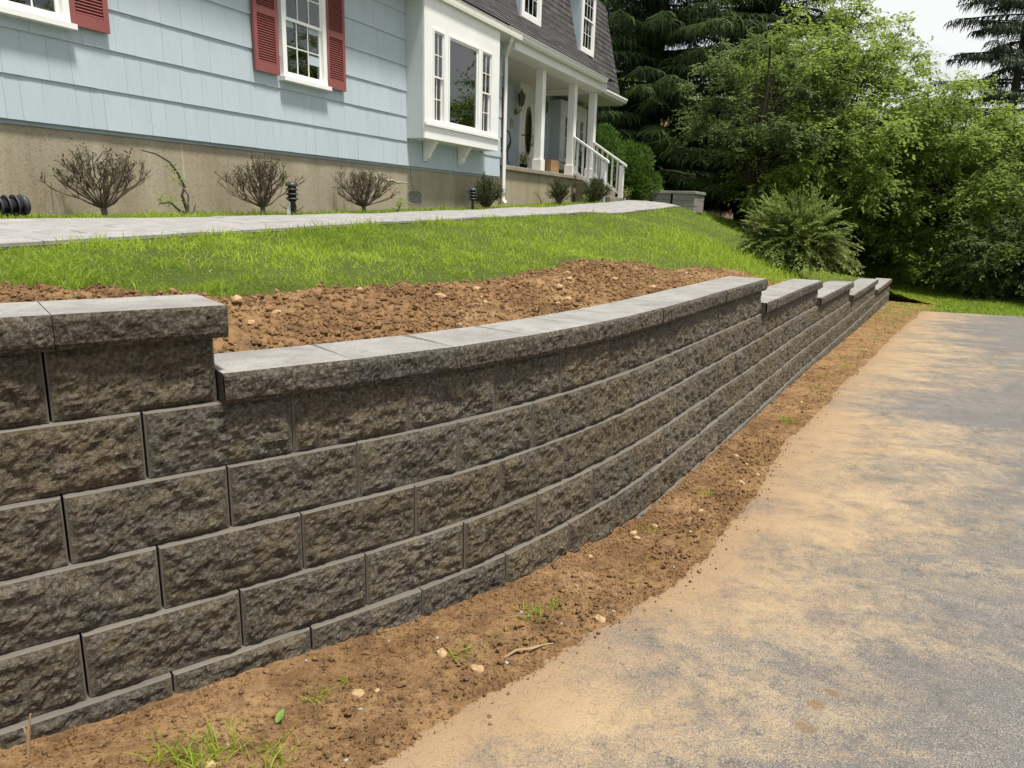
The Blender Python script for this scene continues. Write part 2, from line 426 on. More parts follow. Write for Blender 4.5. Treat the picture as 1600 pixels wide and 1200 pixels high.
def asphalt_mat():
    b = NB('asphalt_with_soil_film', .9, .22); v = b.coord(False)
    e = b.attr('edge')
    n1 = b.noise(v, .55, 6, .62, 1.2); n2 = b.noise(v, 3.0, 8, .70, .6); n3 = b.noise(v, 85, 5, .75); n5 = b.noise(v, 230, 2, .5); n6 = b.noise(v, 14, 6, .7, .4)
    v2 = b.coord(False, scale=(.35, 2.1, 1.0)); n4 = b.noise(v2, 1.1, 6, .65, .8)
    base = b.ramp(n5, [(.28, (.050, .048, .046)), (.45, (.135, .127, .118)), (.58, (.205, .193, .179)), (.74, (.42, .40, .37))])
    base = b.mix(b.ramp(n2, [(.35, .5), (.6, 0.0)]), base, (.105, .100, .096))
    base = b.mix(b.ramp(n6, [(.32, .6), (.46, 0.0)]), base, (.085, .080, .076))
    # film of washed soil: heavy along the edge, patchy further out, worn off the stone tips
    m_ = b.math('SUBTRACT', b.math('MULTIPLY', b.ramp(e, [(0.0, 1.0), (.12, .80), (.28, .52), (.46, .28), (.7, .17), (1.0, .14)]), 1.7), .60)
    for n_, o_, k_ in ((n1, .48, 2.2), (n4, .5, 1.6), (n2, .5, 1.7), (n6, .5, 1.3), (n3, .5, 1.6), (n5, .5, 1.2)):
        m_ = b.math('ADD', m_, b.math('MULTIPLY', b.math('SUBTRACT', n_, o_), k_))
    m_ = b.math('MULTIPLY', b.ramp(m_, [(.05, 0.0), (1.0, 1.0)]), .84)
    film = b.mix(b.ramp(e, [(0.0, 1.0), (.05, .7), (.12, .25), (.24, 0.0)]), b.ramp(n2, [(.3, (.36, .248, .132)), (.65, (.445, .335, .20))]), (.325, .212, .115))
    film = b.mix(b.ramp(n3, [(.30, .5), (.5, 0.0)]), film, (.25, .175, .10))
    c = b.mix(m_, base, film)
    # hairline cracks
    wv = b.n('ShaderNodeVectorMath', operation='MULTIPLY_ADD'); b.l(v, wv.inputs[0]); wv.inputs[1].default_value = (1, 1, 0)
    nv = b.n('ShaderNodeTexNoise'); b.l(v, nv.inputs['Vector']); nv.inputs['Scale'].default_value = 6; b.l(nv.outputs['Color'], wv.inputs[2])
    ck = b.voro(wv.outputs[0], 2.2, 'DISTANCE_TO_EDGE')
    ckm = b.math('MULTIPLY', b.ramp(ck, [(.002, .38), (.007, 0.0)]), b.ramp(n1, [(.48, 1.0), (.58, 0.0)]))
    c = b.mix(ckm, c, (.05, .045, .04))
    # darker damp spots left by drips
    for (x_, y_, r_) in DRIPS:
        d = b.n('ShaderNodeVectorMath', operation='DISTANCE'); b.l(v, d.inputs[0]); d.inputs[1].default_value = (x_, y_, DRIP_Z)
        dd = b.math('ADD', d.outputs['Value'], b.math('MULTIPLY', b.math('SUBTRACT', b.noise(v, 30, 4), .5), r_ * 2.6))
        c = b.mix(b.ramp(b.math('DIVIDE', dd, r_ * 2), [(.34, .62), (.58, 0.0)]), c, (.17, .098, .05))
    b.col(c)
    b.bump(b.math('ADD', b.math('MULTIPLY', n3, .8), b.math('ADD', b.math('MULTIPLY', n5, .8), b.math('MULTIPLY', n6, .5))), .6, .009); return b.m
DRIP_Z = -0.03
DRIPS = [(1.09, 2.13, .022), (1.01, 2.06, .03), (.93, 1.93, .034), (.88, 1.86, .02)]
M['asphalt'] = asphalt_mat()

# ------------------------------------------------------------------ ground, driveway, lawn
rng = np.random.default_rng(11)
def build_ground():
    ax = np.concatenate([-np.geomspace(300, 12, 12), np.arange(-11, 26, .75), np.geomspace(27, 320, 12)])
    ay = np.concatenate([-np.geomspace(300, 9, 12), np.arange(-8, 44, .75), np.geomspace(45, 600, 12)])
    X, Y = np.meshgrid(ax, ay, indexing='ij')
    Z = z_low(X, Y) - .03 + .04 * (fbm(X * .5, Y * .5, 3, 3) - .5)
    Z = np.where(np.hypot(X, Y) > 60, -.6, Z)
    o = npobj('ground', np.stack([X, Y, Z], -1).reshape(-1, 3), grid_faces(len(ax), len(ay)), M['turf'], smooth=True)
    tag(o, 'wide grassy ground beyond the driveway under the trees', 'ground', kind='structure')
build_ground()
def build_driveway():
    q = np.concatenate([np.linspace(0, .36, 20, endpoint=False), np.linspace(.36, 1, 170)]); p = np.linspace(0, 1, 70) ** 1.4
    Q, P = np.meshgrid(q, p, indexing='ij')
    Y0 = -8 + Q * 23.25
    xe = x_edge(Y0)
    xs = xe - .35
    X = xs + P * (17 - xs)
    Y = Y0 - .24 * np.maximum(0, X - 8.6) * Q ** 6 + .06 * (fbm(X * 1.5, X * 0 + 2, 8, 3) - .5) * Q ** 8
    Z = z_low(X, Y) + .004 + .012 * (fbm(X * .8, Y * .8, 21, 3) - .5) - .06 * sstep(.06, -.22, X - xe)
    st, tt = wall_st(X, Y)
    e = np.clip((X - xe).ravel() * .80 / 3.2 + .012, 0, 1)
    o = npobj('driveway', np.stack([X, Y, Z], -1).reshape(-1, 3), grid_faces(len(q), len(p)), M['asphalt'], attrs={'edge': e}, smooth=True)
    tag(o, 'grey asphalt driveway with a tan film of washed soil', 'driveway', kind='structure')
build_driveway()
def clumpy(x, y, seed):
    """lumpy soil relief, metres"""
    a = fbm(x * 1.6, y * 1.6, seed, 3) - .5
    b = np.abs(fbm(x * 7, y * 7, seed + 5, 4, .55) - .5)
    c = np.maximum(0, fbm(x * 19, y * 19, seed + 9, 3, .55) - .52)
    d = fbm(x * 45, y * 45, seed + 13, 2) - .5
    return .06 * a + .060 * b + .080 * c + .026 * d - .016
def build_lawn():
    ax = np.arange(-11, 30, .14); ay = np.arange(-3, 46, .14)
    X, Y = np.meshgrid(ax, ay, indexing='ij')
    Z = z_up(X, Y) + .035 * (fbm(X * 1.1, Y * 1.1, 31, 4) - .5)
    s, t = wall_st(X, Y); s = s.reshape(X.shape); t = t.reshape(X.shape)
    Z = Z - .07 * sstep(.1, -.05, t - soil_edge(s)) * (s < S_WALL)
    ok = (t > .2) | ((s > S_WALL + .05) & (t > -7))
    F = grid_faces(len(ax), len(ay)); F = F[ok.ravel()[F].all(1)]
    used = np.unique(F); re_ = np.full(X.size, -1); re_[used] = np.arange(len(used))
    V = np.stack([X, Y, Z], -1).reshape(-1, 3)[used]
    o = npobj('lawn', V, re_[F], M['turf'], smooth=True)
    tag(o, 'sloping green lawn between the retaining wall and the house', 'lawn', kind='structure')
build_lawn()
def ico():
    t = (1 + 5 ** .5) / 2
    v = np.array([(-1, t, 0), (1, t, 0), (-1, -t, 0), (1, -t, 0), (0, -1, t), (0, 1, t), (0, -1, -t), (0, 1, -t), (t, 0, -1), (t, 0, 1), (-t, 0, -1), (-t, 0, 1)], float)
    v /= np.linalg.norm(v[0])
    f = np.array([(0, 11, 5), (0, 5, 1), (0, 1, 7), (0, 7, 10), (0, 10, 11), (1, 5, 9), (5, 11, 4), (11, 10, 2), (10, 7, 6), (7, 1, 8), (3, 9, 4), (3, 4, 2), (3, 2, 6), (3, 6, 8), (3, 8, 9), (4, 9, 5), (2, 4, 11), (6, 2, 10), (8, 6, 7), (9, 8, 1)])
    return v, f
ICO_V, ICO_F = ico()
def lumps(P, rad, seed, flat=.75):
    """many small irregular lumps as one vertex/face soup"""
    r = np.random.default_rng(seed); n = len(P)
    V = ICO_V[None] * (1 + .5 * (r.random((n, 12, 1)) - .5)) * rad[:, None, None] * np.array([1, 1, flat]) * (1 + .5 * (r.random((n, 1, 3)) - .5))
    a = r.random(n) * 6.283; ca, sa = np.cos(a)[:, None], np.sin(a)[:, None]
    V = np.stack([V[..., 0] * ca - V[..., 1] * sa, V[..., 0] * sa + V[..., 1] * ca, V[..., 2]], -1) + P[:, None, :]
    F = ICO_F[None] + (np.arange(n) * 12)[:, None, None]
    return V.reshape(-1, 3), F.reshape(-1, 3)
OCT_V = np.array([(1, 0, 0), (-1, 0, 0), (0, 1, 0), (0, -1, 0), (0, 0, 1), (0, 0, -1)], float)
OCT_F = np.array([(0, 2, 4), (2, 1, 4), (1, 3, 4), (3, 0, 4), (2, 0, 5), (1, 2, 5), (3, 1, 5), (0, 3, 5)])
def crumbs(P, rad, seed):
    """fine angular crumbs"""
    r = np.random.default_rng(seed); n = len(P)
    V = OCT_V[None] * (1 + .7 * (r.random((n, 6, 1)) - .5)) * rad[:, None, None] * (1 + .6 * (r.random((n, 1, 3)) - .5))
    a = r.random(n) * 6.283; ca, sa = np.cos(a)[:, None], np.sin(a)[:, None]; b = r.normal(size=n) * .5; cb, sb = np.cos(b)[:, None], np.sin(b)[:, None]
    x, y, z = V[..., 0], V[..., 1], V[..., 2]; x, z = x * cb - z * sb, x * sb + z * cb; x, y = x * ca - y * sa, x * sa + y * ca
    V = np.stack([x, y, z], -1) + P[:, None, :]
    return V.reshape(-1, 3), (OCT_F[None] + (np.arange(n) * 6)[:, None, None]).reshape(-1, 3)
def soil_z_up(x, y, s=None, t=None):
    if s is None: s, t = wall_st(x, y)
    x = np.asarray(x, float).ravel(); y = np.asarray(y, float).ravel(); s = np.asarray(s).ravel(); t = np.asarray(t).ravel()
    lim = cap_level(s) - .025
    m = sstep(.22, -.03, t - soil_edge(s))                    # 1 in the bed, 0 in the lawn
    z = z_up(x, y) + .012 + clumpy(x, y, 40) * (.25 + .75 * sstep(.3, .7, t)) + .012 * sstep(.35, .0, np.abs(t - soil_edge(s) + .2))
    near = sstep(.62, .30, t)
    z = z * (1 - near) + np.minimum(z, lim - .03 + .3 * clumpy(x, y, 40)) * near
    return z - .14 * (1 - m)
def build_soil_bed():
    s = np.arange(-2.6, S_WALL + .3, .026); u = np.linspace(0, 1, 66)
    S, Uu = np.meshgrid(s, u, indexing='ij')
    T = .24 + Uu * (np.interp(S, _se[:, 0], _se[:, 1]) + .35 - .24)
    x, y, _, _ = wall_pt(S, T)
    z = soil_z_up(x, y, S, T).reshape(S.shape)
    o = npobj('soil_bed', np.stack([x, y, z], -1).reshape(-1, 3), grid_faces(len(s), len(u)), M['soil'], smooth=True)
    tag(o, 'bare raked brown soil behind the wall caps below the lawn', 'soil', kind='structure')
    n = 7500
    ss = np.where(rng.random(n) < .75, rng.uniform(-1.5, 6.5, n), rng.uniform(6, S_WALL - .5, n)); tt = .36 + rng.random(n) * (soil_edge(ss) - .33)
    x, y, _, _ = wall_pt(ss, tt); z = soil_z_up(x, y, ss, tt)
    rad = .004 + .017 * rng.random(n) ** 4
    V, F = lumps(np.stack([x, y, z + rad * .25], -1), rad, 5)
    c = npobj('soil_clods', V, F, M['soil'], o); tag(c, kind='stuff')
    n = 30000
    ss = np.where(rng.random(n) < .8, rng.uniform(-1.2, 6.0, n), rng.uniform(5, 11, n)); tt = .34 + rng.random(n) * (soil_edge(ss) - .28)
    keep = fbm(ss * 5, tt * 5, 91, 3) + .25 * rng.random(n) > .52; ss, tt = ss[keep], tt[keep]; n = len(ss)
    x, y, _, _ = wall_pt(ss, tt); z = soil_z_up(x, y, ss, tt); rad = .004 + .009 * rng.random(n) ** 2.5
    V, F = crumbs(np.stack([x, y, z + rad * .3], -1), rad, 15); tag(npobj('soil_crumbs', V, F, M['soil'], o), kind='stuff')
build_soil_bed()
def strip_z(x, y, t):
    """lower soil strip between wall foot and driveway; t = distance in front of the wall"""
    x = np.asarray(x, float); y = np.asarray(y, float); t = np.asarray(t, float)
    d = x_edge(y) - x                                           # >0 left of the driveway edge
    m = sstep(-.06, .10, d)
    return z_low(x, y) + .004 + (.0 + .004 * sstep(.30, .0, t) + clumpy(x, y, 77) * .42 - .014) * (.4 + .6 * m) + .020 * sstep(-.10, .10, d) - .010 + .016 * (fbm(x * 9, y * 9, 88, 4) - .5) - .03 * sstep(-.04, -.28, d)
def build_strip():
    s = np.arange(-2.7, S_WALL + 1.6, .024); u = np.linspace(0, 1, 60)
    wid = []
    for si in s:
        tt = np.linspace(0, 2.2, 111); x, y, _, _ = wall_pt(si, -tt)
        k_ = np.where(x > x_edge(y))[0]; wid.append(tt[k_[0]] if len(k_) else 2.2)
    wid = np.array(wid); wid = np.convolve(np.pad(wid, 8, 'edge'), np.ones(17) / 17, 'valid')
    S, Uu = np.meshgrid(s, u, indexing='ij'); T = -.08 + Uu * (wid[:, None] + .34 + .08)
    x, y, _, _ = wall_pt(S, -T); z = strip_z(x, y, T)
    o = npobj('soil_strip', np.stack([x, y, z], -1).reshape(-1, 3), grid_faces(len(s), len(u)), M['soil'], smooth=True)
    tag(o, 'strip of brown soil along the foot of the wall beside the driveway', 'soil', kind='structure')
    n = 6500
    ss = np.where(rng.random(n) < .7, rng.uniform(-1.0, 4.5, n), rng.uniform(3, S_WALL, n)); w = np.interp(ss, s, wid)
    tt = .02 + rng.random(n) ** 1.15 * (w + .02 + .16 * rng.random(n) ** 4)
    x, y, _, _ = wall_pt(ss, -tt); z = np.maximum(strip_z(x, y, tt), np.where(x > x_edge(y) - .3, z_low(x, y) + .004, -9))
    rad = (.002 + .012 * rng.random(n) ** 4) * np.where(tt > w - .05, .55, 1)
    V, F = lumps(np.stack([x, y, z + rad * .3], -1), rad, 6)
    c = npobj('soil_clods', V, F, M['soil'], o); tag(c, kind='stuff')
    n = 34000
    ss = np.where(rng.random(n) < .75, rng.uniform(-.9, 3.2, n), rng.uniform(2.5, 8, n)); w = np.interp(ss, s, wid); tt = .015 + rng.random(n) * (w + .03)
    keep = fbm(ss * 6, tt * 6, 93, 3) + .25 * rng.random(n) > .54; ss, tt = ss[keep], tt[keep]; n = len(ss)
    x, y, _, _ = wall_pt(ss, -tt); z = strip_z(x, y, tt); rad = .0018 + .006 * rng.random(n) ** 3
    V, F = crumbs(np.stack([x, y, z + rad * .3], -1), rad, 16); tag(npobj('soil_crumbs', V, F, M['soil'], o), kind='stuff')
    return s, wid
STRIP_S, STRIP_W = build_strip()

# ------------------------------------------------------------------ retaining wall
def split_face(nx, ny, w, h, seed, amp=.014, bulge=.008):
    r = np.random.default_rng(seed); ox, oy = r.random(2) * 90
    X, Z = np.meshgrid(np.linspace(0, 1, nx), np.linspace(0, 1, ny), indexing='ij')
    px, pz = X * w, Z * h
    d = (fbm(ox + px * 9, oy + pz * 11, seed, 3) - .5) * 1.3 + (fbm(ox + px * 30, oy + pz * 38, seed + 3, 4, .62) - .5) * 1.5
    e = np.minimum(np.minimum(px, w - px), np.minimum(pz, h - pz)); fall = sstep(0, .022, e)
    return X, Z, (d * amp + bulge) * (.12 + .88 * fall) * sstep(-.001, .012, e) + .001
def block_mesh(seed, w=BW, h=BH, depth=.26, ledge=.011, nx=46, ny=22, mats=None, g=.003, endrough=False, amp=.021):
    """front at y=0 facing -y, x centred, z 0..h; material 0 rough face, 1 smooth cast edge"""
    mb = MB(); x0, x1, z0, z1 = -w / 2 + g, w / 2 - g, .0, h - .0012
    sl = .005; tl = ledge * .4                       # narrow cast margins at the sides and the top
    X, Z, d = split_face(nx, ny, w - 2 * sl, h - tl, seed, amp)
    ix0, ix1, iz0, iz1 = x0 + sl, x1 - sl, z0 + .002, z1 - tl
    vs = np.stack([ix0 + X * (ix1 - ix0), -d, iz0 + Z * (iz1 - iz0)], -1).reshape(-1, 3)
    mb.add(vs, [tuple(q) for q in grid_faces(nx, ny)], 0)
    yb = .0055
    ring = [(ix0, 0, iz0), (ix1, 0, iz0), (ix1, 0, iz1), (ix0, 0, iz1), (x0, yb, z0), (x1, yb, z0), (x1, yb, z1), (x0, yb, z1)]
    mb.add(ring, [(0, 4, 5, 1), (1, 5, 6, 2), (2, 6, 7, 3), (3, 7, 4, 0)], 1)
    mb.add([(x0, yb, z0), (x1, yb, z0), (x1, yb, z1), (x0, yb, z1), (x0, depth, z0), (x1, depth, z0), (x1, depth, z1), (x0, depth, z1)],
           [(0, 3, 7, 4), (1, 5, 6, 2), (3, 2, 6, 7), (0, 4, 5, 1), (4, 7, 6, 5)], 1)
    return mb.mesh('block', [M['split'], M['blockedge']])
def cap_mesh(seed, w=BW, h=.098, depth=.33, nx=46, ny=12):
    mb = MB(); g = .001; x0, x1 = -w / 2 + g, w / 2 - g
    X, Z, d = split_face(nx, ny, w, h, seed, .013, .006)
    e = np.minimum(Z * h, (1 - Z) * h)
    back = .012 * sstep(.012, 0, (1 - Z) * h) + .010 * sstep(.02, 0, Z * h)     # chipped arris
    r = np.random.default_rng(seed + 500)
    top = h - .0015 - .004 * sstep(.985, 1, Z) * fbm(X * 14, Z * 0 + seed, seed, 3)
    zz = Z * (h - .0015)
    vs = np.stack([x0 + X * (x1 - x0), -d + back, zz], -1)
    mb.add(vs.reshape(-1, 3), [tuple(q) for q in grid_faces(nx, ny)], 0)
    yt = vs[:, -1, 1]; n = nx
    strip = [(x0 + (x1 - x0) * i / (n - 1), yt[i], h - .0015) for i in range(n)] + [(x0 + (x1 - x0) * i / (n - 1), depth, h - .0015) for i in range(n)]
    mb.add(strip, [(i, i + 1, n + i + 1, n + i) for i in range(n - 1)], 1)
    yf0, yf1 = vs[:, 0, 1][[0, -1]]
    mb.add([(x0, vs[0, 0, 1], 0), (x0, depth, 0), (x0, depth, h - .0015), (x0, yt[0], h - .0015)], [(0, 3, 2, 1)], 2)
    mb.add([(x1, vs[-1, 0, 1], 0), (x1, depth, 0), (x1, depth, h - .0015), (x1, yt[-1], h - .0015)], [(0, 1, 2, 3)], 2)
    mb.add([(x0, vs[0, 0, 1], 0), (x1, vs[-1, 0, 1], 0), (x1, depth, 0), (x0, depth, 0)], [(0, 3, 2, 1)], 2)
    mb.add([(x0, depth, 0), (x1, depth, 0), (x1, depth, h - .0015), (x0, depth, h - .0015)], [(0, 3, 2, 1)], 2)
    return mb.mesh('cap_stone', [M['capsplit'], M['captop'], M['capsplit']])
BLOCKS = [block_mesh(i) for i in range(12)]
HALVES = [block_mesh(40 + i, w=BW / 2, nx=24) for i in range(2)]
CAPS = [cap_mesh(70 + i) for i in range(8)]
CAPH = [cap_mesh(90 + i, w=BW / 2, nx=24) for i in range(2)]
rw = empty('retaining_wall', (0, 0, 0), 0, 'long stepped retaining wall of dark split-face concrete blocks with grey caps', 'retaining wall')
rnd = random.Random(4)
last = {}
def put_block(me, name, sc, off, z, jig=True):
    w = me['w']
    x0, y0, _, _ = wall_pt(sc - w / 2, off); x1, y1, _, _ = wall_pt(sc + w / 2, off)
    o = bpy.data.objects.new(name, me)
    j = rnd.uniform(-.003, .003) if jig else 0
    dx, dy = x1 - x0, y1 - y0; L = math.hypot(dx, dy)
    o.location = ((x0 + x1) / 2 - dy / L * j, (y0 + y1) / 2 + dx / L * j, z)
    o.rotation_euler = (0, 0, math.atan2(dy, dx) + (rnd.uniform(-.004, .004) if jig else 0))
    return link(o, rw)
for m_ in BLOCKS + CAPS: m_['w'] = BW
for m_ in HALVES + CAPH: m_['w'] = BW / 2
prev = 0
for c in range(-2, 6):
    odd = c % 2
    s0 = -6.0 * BW + (0.5 * BW if odd else 0)
    if c == -1: s0 = 2.5 * BW
    if c == -2: s0 = 18 * BW
    end = C_END[max(c, 0)]
    s_ = s0
    while s_ < end - .01:
        z = ZE + (c - 1) * BH
        if end - s_ < BW * .75:
            put_block(rnd.choice(HALVES), 'block', s_ + BW / 4, c * SET, z); s_ += BW / 2
        else:
            i = rnd.randrange(len(BLOCKS))
            if i == prev: i = (i + 3) % len(BLOCKS)
            prev = i
            put_block(BLOCKS[i], 'block', s_ + BW / 2, c * SET, z); s_ += BW
for c in range(5, -1, -1):
    st = C_END[c + 1] + .002 if c < 5 else -6.0 * BW + C_END[5] % BW
    en = C_END[c] + .032
    n = max(1, round((en - st) / BW)); w = (en - st) / n
    for i in range(n):
        me = CAPS[rnd.randrange(len(CAPS))]
        o = put_block(me, 'cap_stone', st + (i + .5) * w, c * SET - .042, ZE + c * BH)
        o.scale = (w / BW, 1, 1)
# ------------------------------------------------------------------ house materials
def paint_shake():
    b = NB('pale_blue_painted_shake', .72, .3); v = b.coord(True); vs = b.coord(True, scale=(70, 70, 1.5)); vw = b.coord(False, scale=(2.2, 2.2, .5))
    g = b.noise(vs, 1.0, 5, .6); r = b.rnd(); st = b.noise(vw, 1.0, 5, .6)
    c = b.mix(r, (.428, .505, .557), (.458, .535, .587))
    c = b.mix(b.ramp(g, [(.30, .38), (.52, 0.0)]), c, (.355, .43, .475))
    c = b.mix(b.ramp(st, [(.36, .5), (.56, 0.0)]), c, (.365, .43, .465))
    c = b.mix(b.ramp(b.noise(v, 2.3, 4), [(.55, 0.0), (.8, .35)]), c, (.50, .545, .58))
    b.col(c); b.bump(g, .35, .003); return b.m
M['shake'] = paint_shake()
M['bluewall'] = simple('blue_wall', (.30, .36, .40), .8)
M['white'] = simple('white_trim_paint', (.80, .80, .78), .5, .05, 2, .05, 40)
M['whiteworn'] = simple('weathered_white_paint', (.66, .67, .66), .6, .12, 5, .1, 60)
M['side_paint_shade'] = simple('grey_blue_paint_with_shade', (.52, .565, .575), .55, .05, 2)  # grey-blue paint with the shade of the bay sides mixed into the colour
M['cream'] = simple('cream_soffit', (.70, .69, .62), .6, .05, 2)
M['red'] = simple('brick_red_shutter', (.255, .082, .076), .5, .10, 4, .05, 80)
M['dark'] = simple('dark_interior', (.012, .013, .014), .9)
M['lav'] = simple('lavender_sheer_curtain', (.62, .57, .66), .9, .25, 9)
M['grille'] = simple('window_screen_grey', (.06, .06, .065), .8)
M['brass'] = simple('aged_brass_lantern', (.23, .17, .08), .45, .2, 20, metal=.6)
M['black'] = simple('black_metal', (.018, .018, .018), .45, .2, 20, spec=.5)
M['card'] = simple('brown_cardboard', (.38, .235, .125), .85, .08, 8)
M['tape'] = simple('packing_tape', (.45, .31, .17), .35)
M['galv'] = simple('dull_grey_lamp_metal', (.065, .070, .078), .45, .25, 20, metal=.3)
M['tan'] = simple('tan_letter', (.42, .33, .20), .6)
def found_mat():
    b = NB('stained_concrete_foundation', .9, .2); v = b.coord(False); vs = b.coord(False, scale=(2.6, 2.6, .35))
    f1 = b.noise(vs, 1.4, 6, .62, .4); f2 = b.noise(v, 1.1, 6, .6); f3 = b.noise(v, 60, 4, .6)
    c = b.ramp(f1, [(.30, (.285, .240, .172)), (.5, (.350, .302, .222)), (.72, (.405, .360, .278))])
    c = b.mix(b.ramp(f2, [(.55, 0.0), (.75, .55)]), c, (.36, .335, .28))
    c = b.mix(b.ramp(f2, [(.30, .4), (.45, 0.0)]), c, (.25, .18, .105))
    c = b.mix(b.ramp(f3, [(.36, .4), (.5, 0.0)]), c, (.13, .11, .085))
    b.col(c); b.bump(f3, .4, .006); return b.m
M['found'] = found_mat()
M['slab'] = concrete('porch_slab_concrete', (.33, .29, .225), .35)
M['white_crack'] = simple('white_patch_mortar', (.50, .47, .42), .9, .15, 20)
M['rubble'] = concrete('grey_rubble', (.27, .25, .22), .5, 30)
def shingle_mat():
    b = NB('dark_asphalt_shingle', .92, .2); v = b.coord(True); r = b.rnd(); at = b.attr('tint')
    k_ = b.math('FRACT', b.math('ADD', r, at))
    c = b.ramp(k_, [(0.0, (.038, .036, .038)), (.4, (.058, .054, .056)), (.75, (.088, .082, .081)), (1.0, (.046, .044, .047))])
    c = b.mix(b.ramp(b.noise(v, 130, 3), [(.45, 0.0), (.7, .5)]), c, (.17, .155, .15))
    b.col(c); b.bump(b.noise(v, 150, 3), .6, .004); return b.m
M['shingle'] = shingle_mat()
def glass_mat():
    b = NB('window_glass'); b.t.nodes.remove(b.p)
    tr = b.n('ShaderNodeBsdfTransparent'); tr.inputs[0].default_value = (.80, .84, .83, 1)
    gl = b.n('ShaderNodeBsdfGlossy'); gl.inputs['Roughness'].default_value = .012; gl.inputs[0].default_value = (.92, .95, .95, 1)
    fr = b.n('ShaderNodeFresnel'); fr.inputs[0].default_value = 1.95
    mx = b.n('ShaderNodeMixShader'); b.l(fr.outputs[0], mx.inputs[0]); b.l(tr.outputs[0], mx.inputs[1]); b.l(gl.outputs[0], mx.inputs[2]); b.l(mx.outputs[0], b.out.inputs['Surface'])
    return b.m
M['glass'] = glass_mat()

# ------------------------------------------------------------------ house
house = empty('house', HP(0, 0, 0), math.radians(90) - HA, 'pale blue shingled house with red shutters, white bay window and dark mansard roof', 'house')
class HB(MB):
    """boxes in house coordinates: a along the front, b out of the front"""
    def hb(self, a0, a1, b0, b1, z0, z1, mi=0): return self.box(a0, a1, -b1, -b0, z0, z1, mi)
H_END = 20.6
EXPO = .3485; Z0 = 2.136
wall = HB().hb(.6, 12.66, -7.6, -.03, 2.10, 4.62).hb(12.66, H_END, -7.6, -1.53, 2.10, 4.62).obj('wall', M['bluewall'], house)
HB().hb(.62, 12.64, -7.5, -.045, .8, 2.135).hb(12.64, 17.80, -1.6, -.02, .8, 2.27).hb(17.80, H_END - .02, -7.5, -1.56, .8, 2.135).obj('foundation', M['found'], house)
HB().hb(12.70, 17.82, -1.58, .05, 2.27, 2.355).obj('porch_slab', M['slab'], house, bevel=.012)

def in_rect(a0, a1, z0, z1, rects):
    for r_ in rects:
        if a0 >= r_[0] - .001 and a1 <= r_[1] + .001 and z0 >= r_[2] - .001 and z1 <= r_[3] + .001: return True
    return False
def cam_px(p):
    """image position (1600 x 1200 frame) used only to rank pieces by how large they show"""
    q = cam.matrix_world.inverted() @ Vector(p)
    if q.z > -.1: return None
    return 800 + 1138 * q.x / -q.z, 600 - 1138 * q.y / -q.z, -q.z
HM = Matrix.Translation(HP(0, 0, 0)) @ Matrix.Rotation(math.radians(90) - HA, 4, 'Z')
def shake_shape(mb, a0, a1, b, z0, z1, t0=.022, t1=.007, sk=0.0):
    """one tapered shake: butt thick at the bottom"""
    g = .0009
    mb.add([(a0 + g, -(b + t0), z0 + sk), (a1 - g, -(b + t0), z0), (a1 - g, -(b + t1), z1), (a0 + g, -(b + t1), z1), (a0 + g, -(b - .004), z0 + sk), (a1 - g, -(b - .004), z0), (a1 - g, -(b - .004), z1), (a0 + g, -(b - .004), z1)],
           [(0, 1, 2, 3), (0, 4, 5, 1), (1, 5, 6, 2), (2, 6, 7, 3), (3, 7, 4, 0)])
def build_shakes():
    r = random.Random(21); lst = []
    holes = [(9.55, 11.94, 2.6, 9), (6.98, 7.70, 3.0, 4.3), (3.66, 4.38, 3.0, 4.3)]
    for k_ in range(7):
        a = .6 - r.random() * .1; z0 = Z0 + k_ * EXPO
        while a < 12.64:
            w = r.choice((.13, .16, .2, .22, .25, .28, .31)) * r.uniform(.92, 1.08); a1 = min(a + w, 12.655)
            if a1 - a > .03:
                segs = [(a, a1)]
                if k_ >= 1:
                    if a < 9.55 < a1: segs = [(a, 9.553)]
                    elif a < 11.94 < a1: segs = [(11.937, a1)]
                for (q0, q1) in segs:
                    zt = z0 + EXPO + .012
                    if k_ == 1 and 9.56 < (q0 + q1) / 2 < 11.93: zt = 2.60
                    if q1 - q0 > .015 and not in_rect(q0, q1, z0, zt, holes): lst.append((q0, q1, -.026, z0, min(zt, 4.6)))
            a = a1
    for k_ in range(7):
        a = 12.7; z0 = Z0 + .15 + k_ * EXPO
        while a < 18.46:
            w = r.choice((.25, .3, .4, .5)); a1 = min(a + w, 18.462)
            if z0 > 2.1 and not (16.5 < a and a1 < 17.6): lst.append((a, a1, -1.526, max(z0, 2.36), min(z0 + EXPO + .012, 4.6)))
            a = a1
    sc = []
    for q in lst:
        p = cam_px(HM @ Vector(((q[0] + q[1]) / 2, -q[2], (q[3] + q[4]) / 2)))
        vis = p is not None and -40 < p[0] < 1640 and -25 < p[1] < 1200
        sc.append(((q[1] - q[0]) / p[2] if vis else -1, q))
    sc.sort(key=lambda e: -e[0])
    rest = HB(); made = 0
    for v_, q in sc:
        if v_ > 0 and made < 300:
            mb = HB(); shake_shape(mb, q[0] - (q[0] + q[1]) / 2, q[1] - (q[0] + q[1]) / 2, q[2], 0, q[4] - q[3], t0=.022 + r.uniform(-.002, .002), sk=r.uniform(-.001, .001))
            o = mb.obj('shake', M['shake'], wall); o.location = ((q[0] + q[1]) / 2, 0, q[3] + r.uniform(-.001, .001)); made += 1
        else: shake_shape(rest, *q)
    o = rest.obj('shakes', M['shake'], wall); tag(o, kind='stuff')
build_shakes()

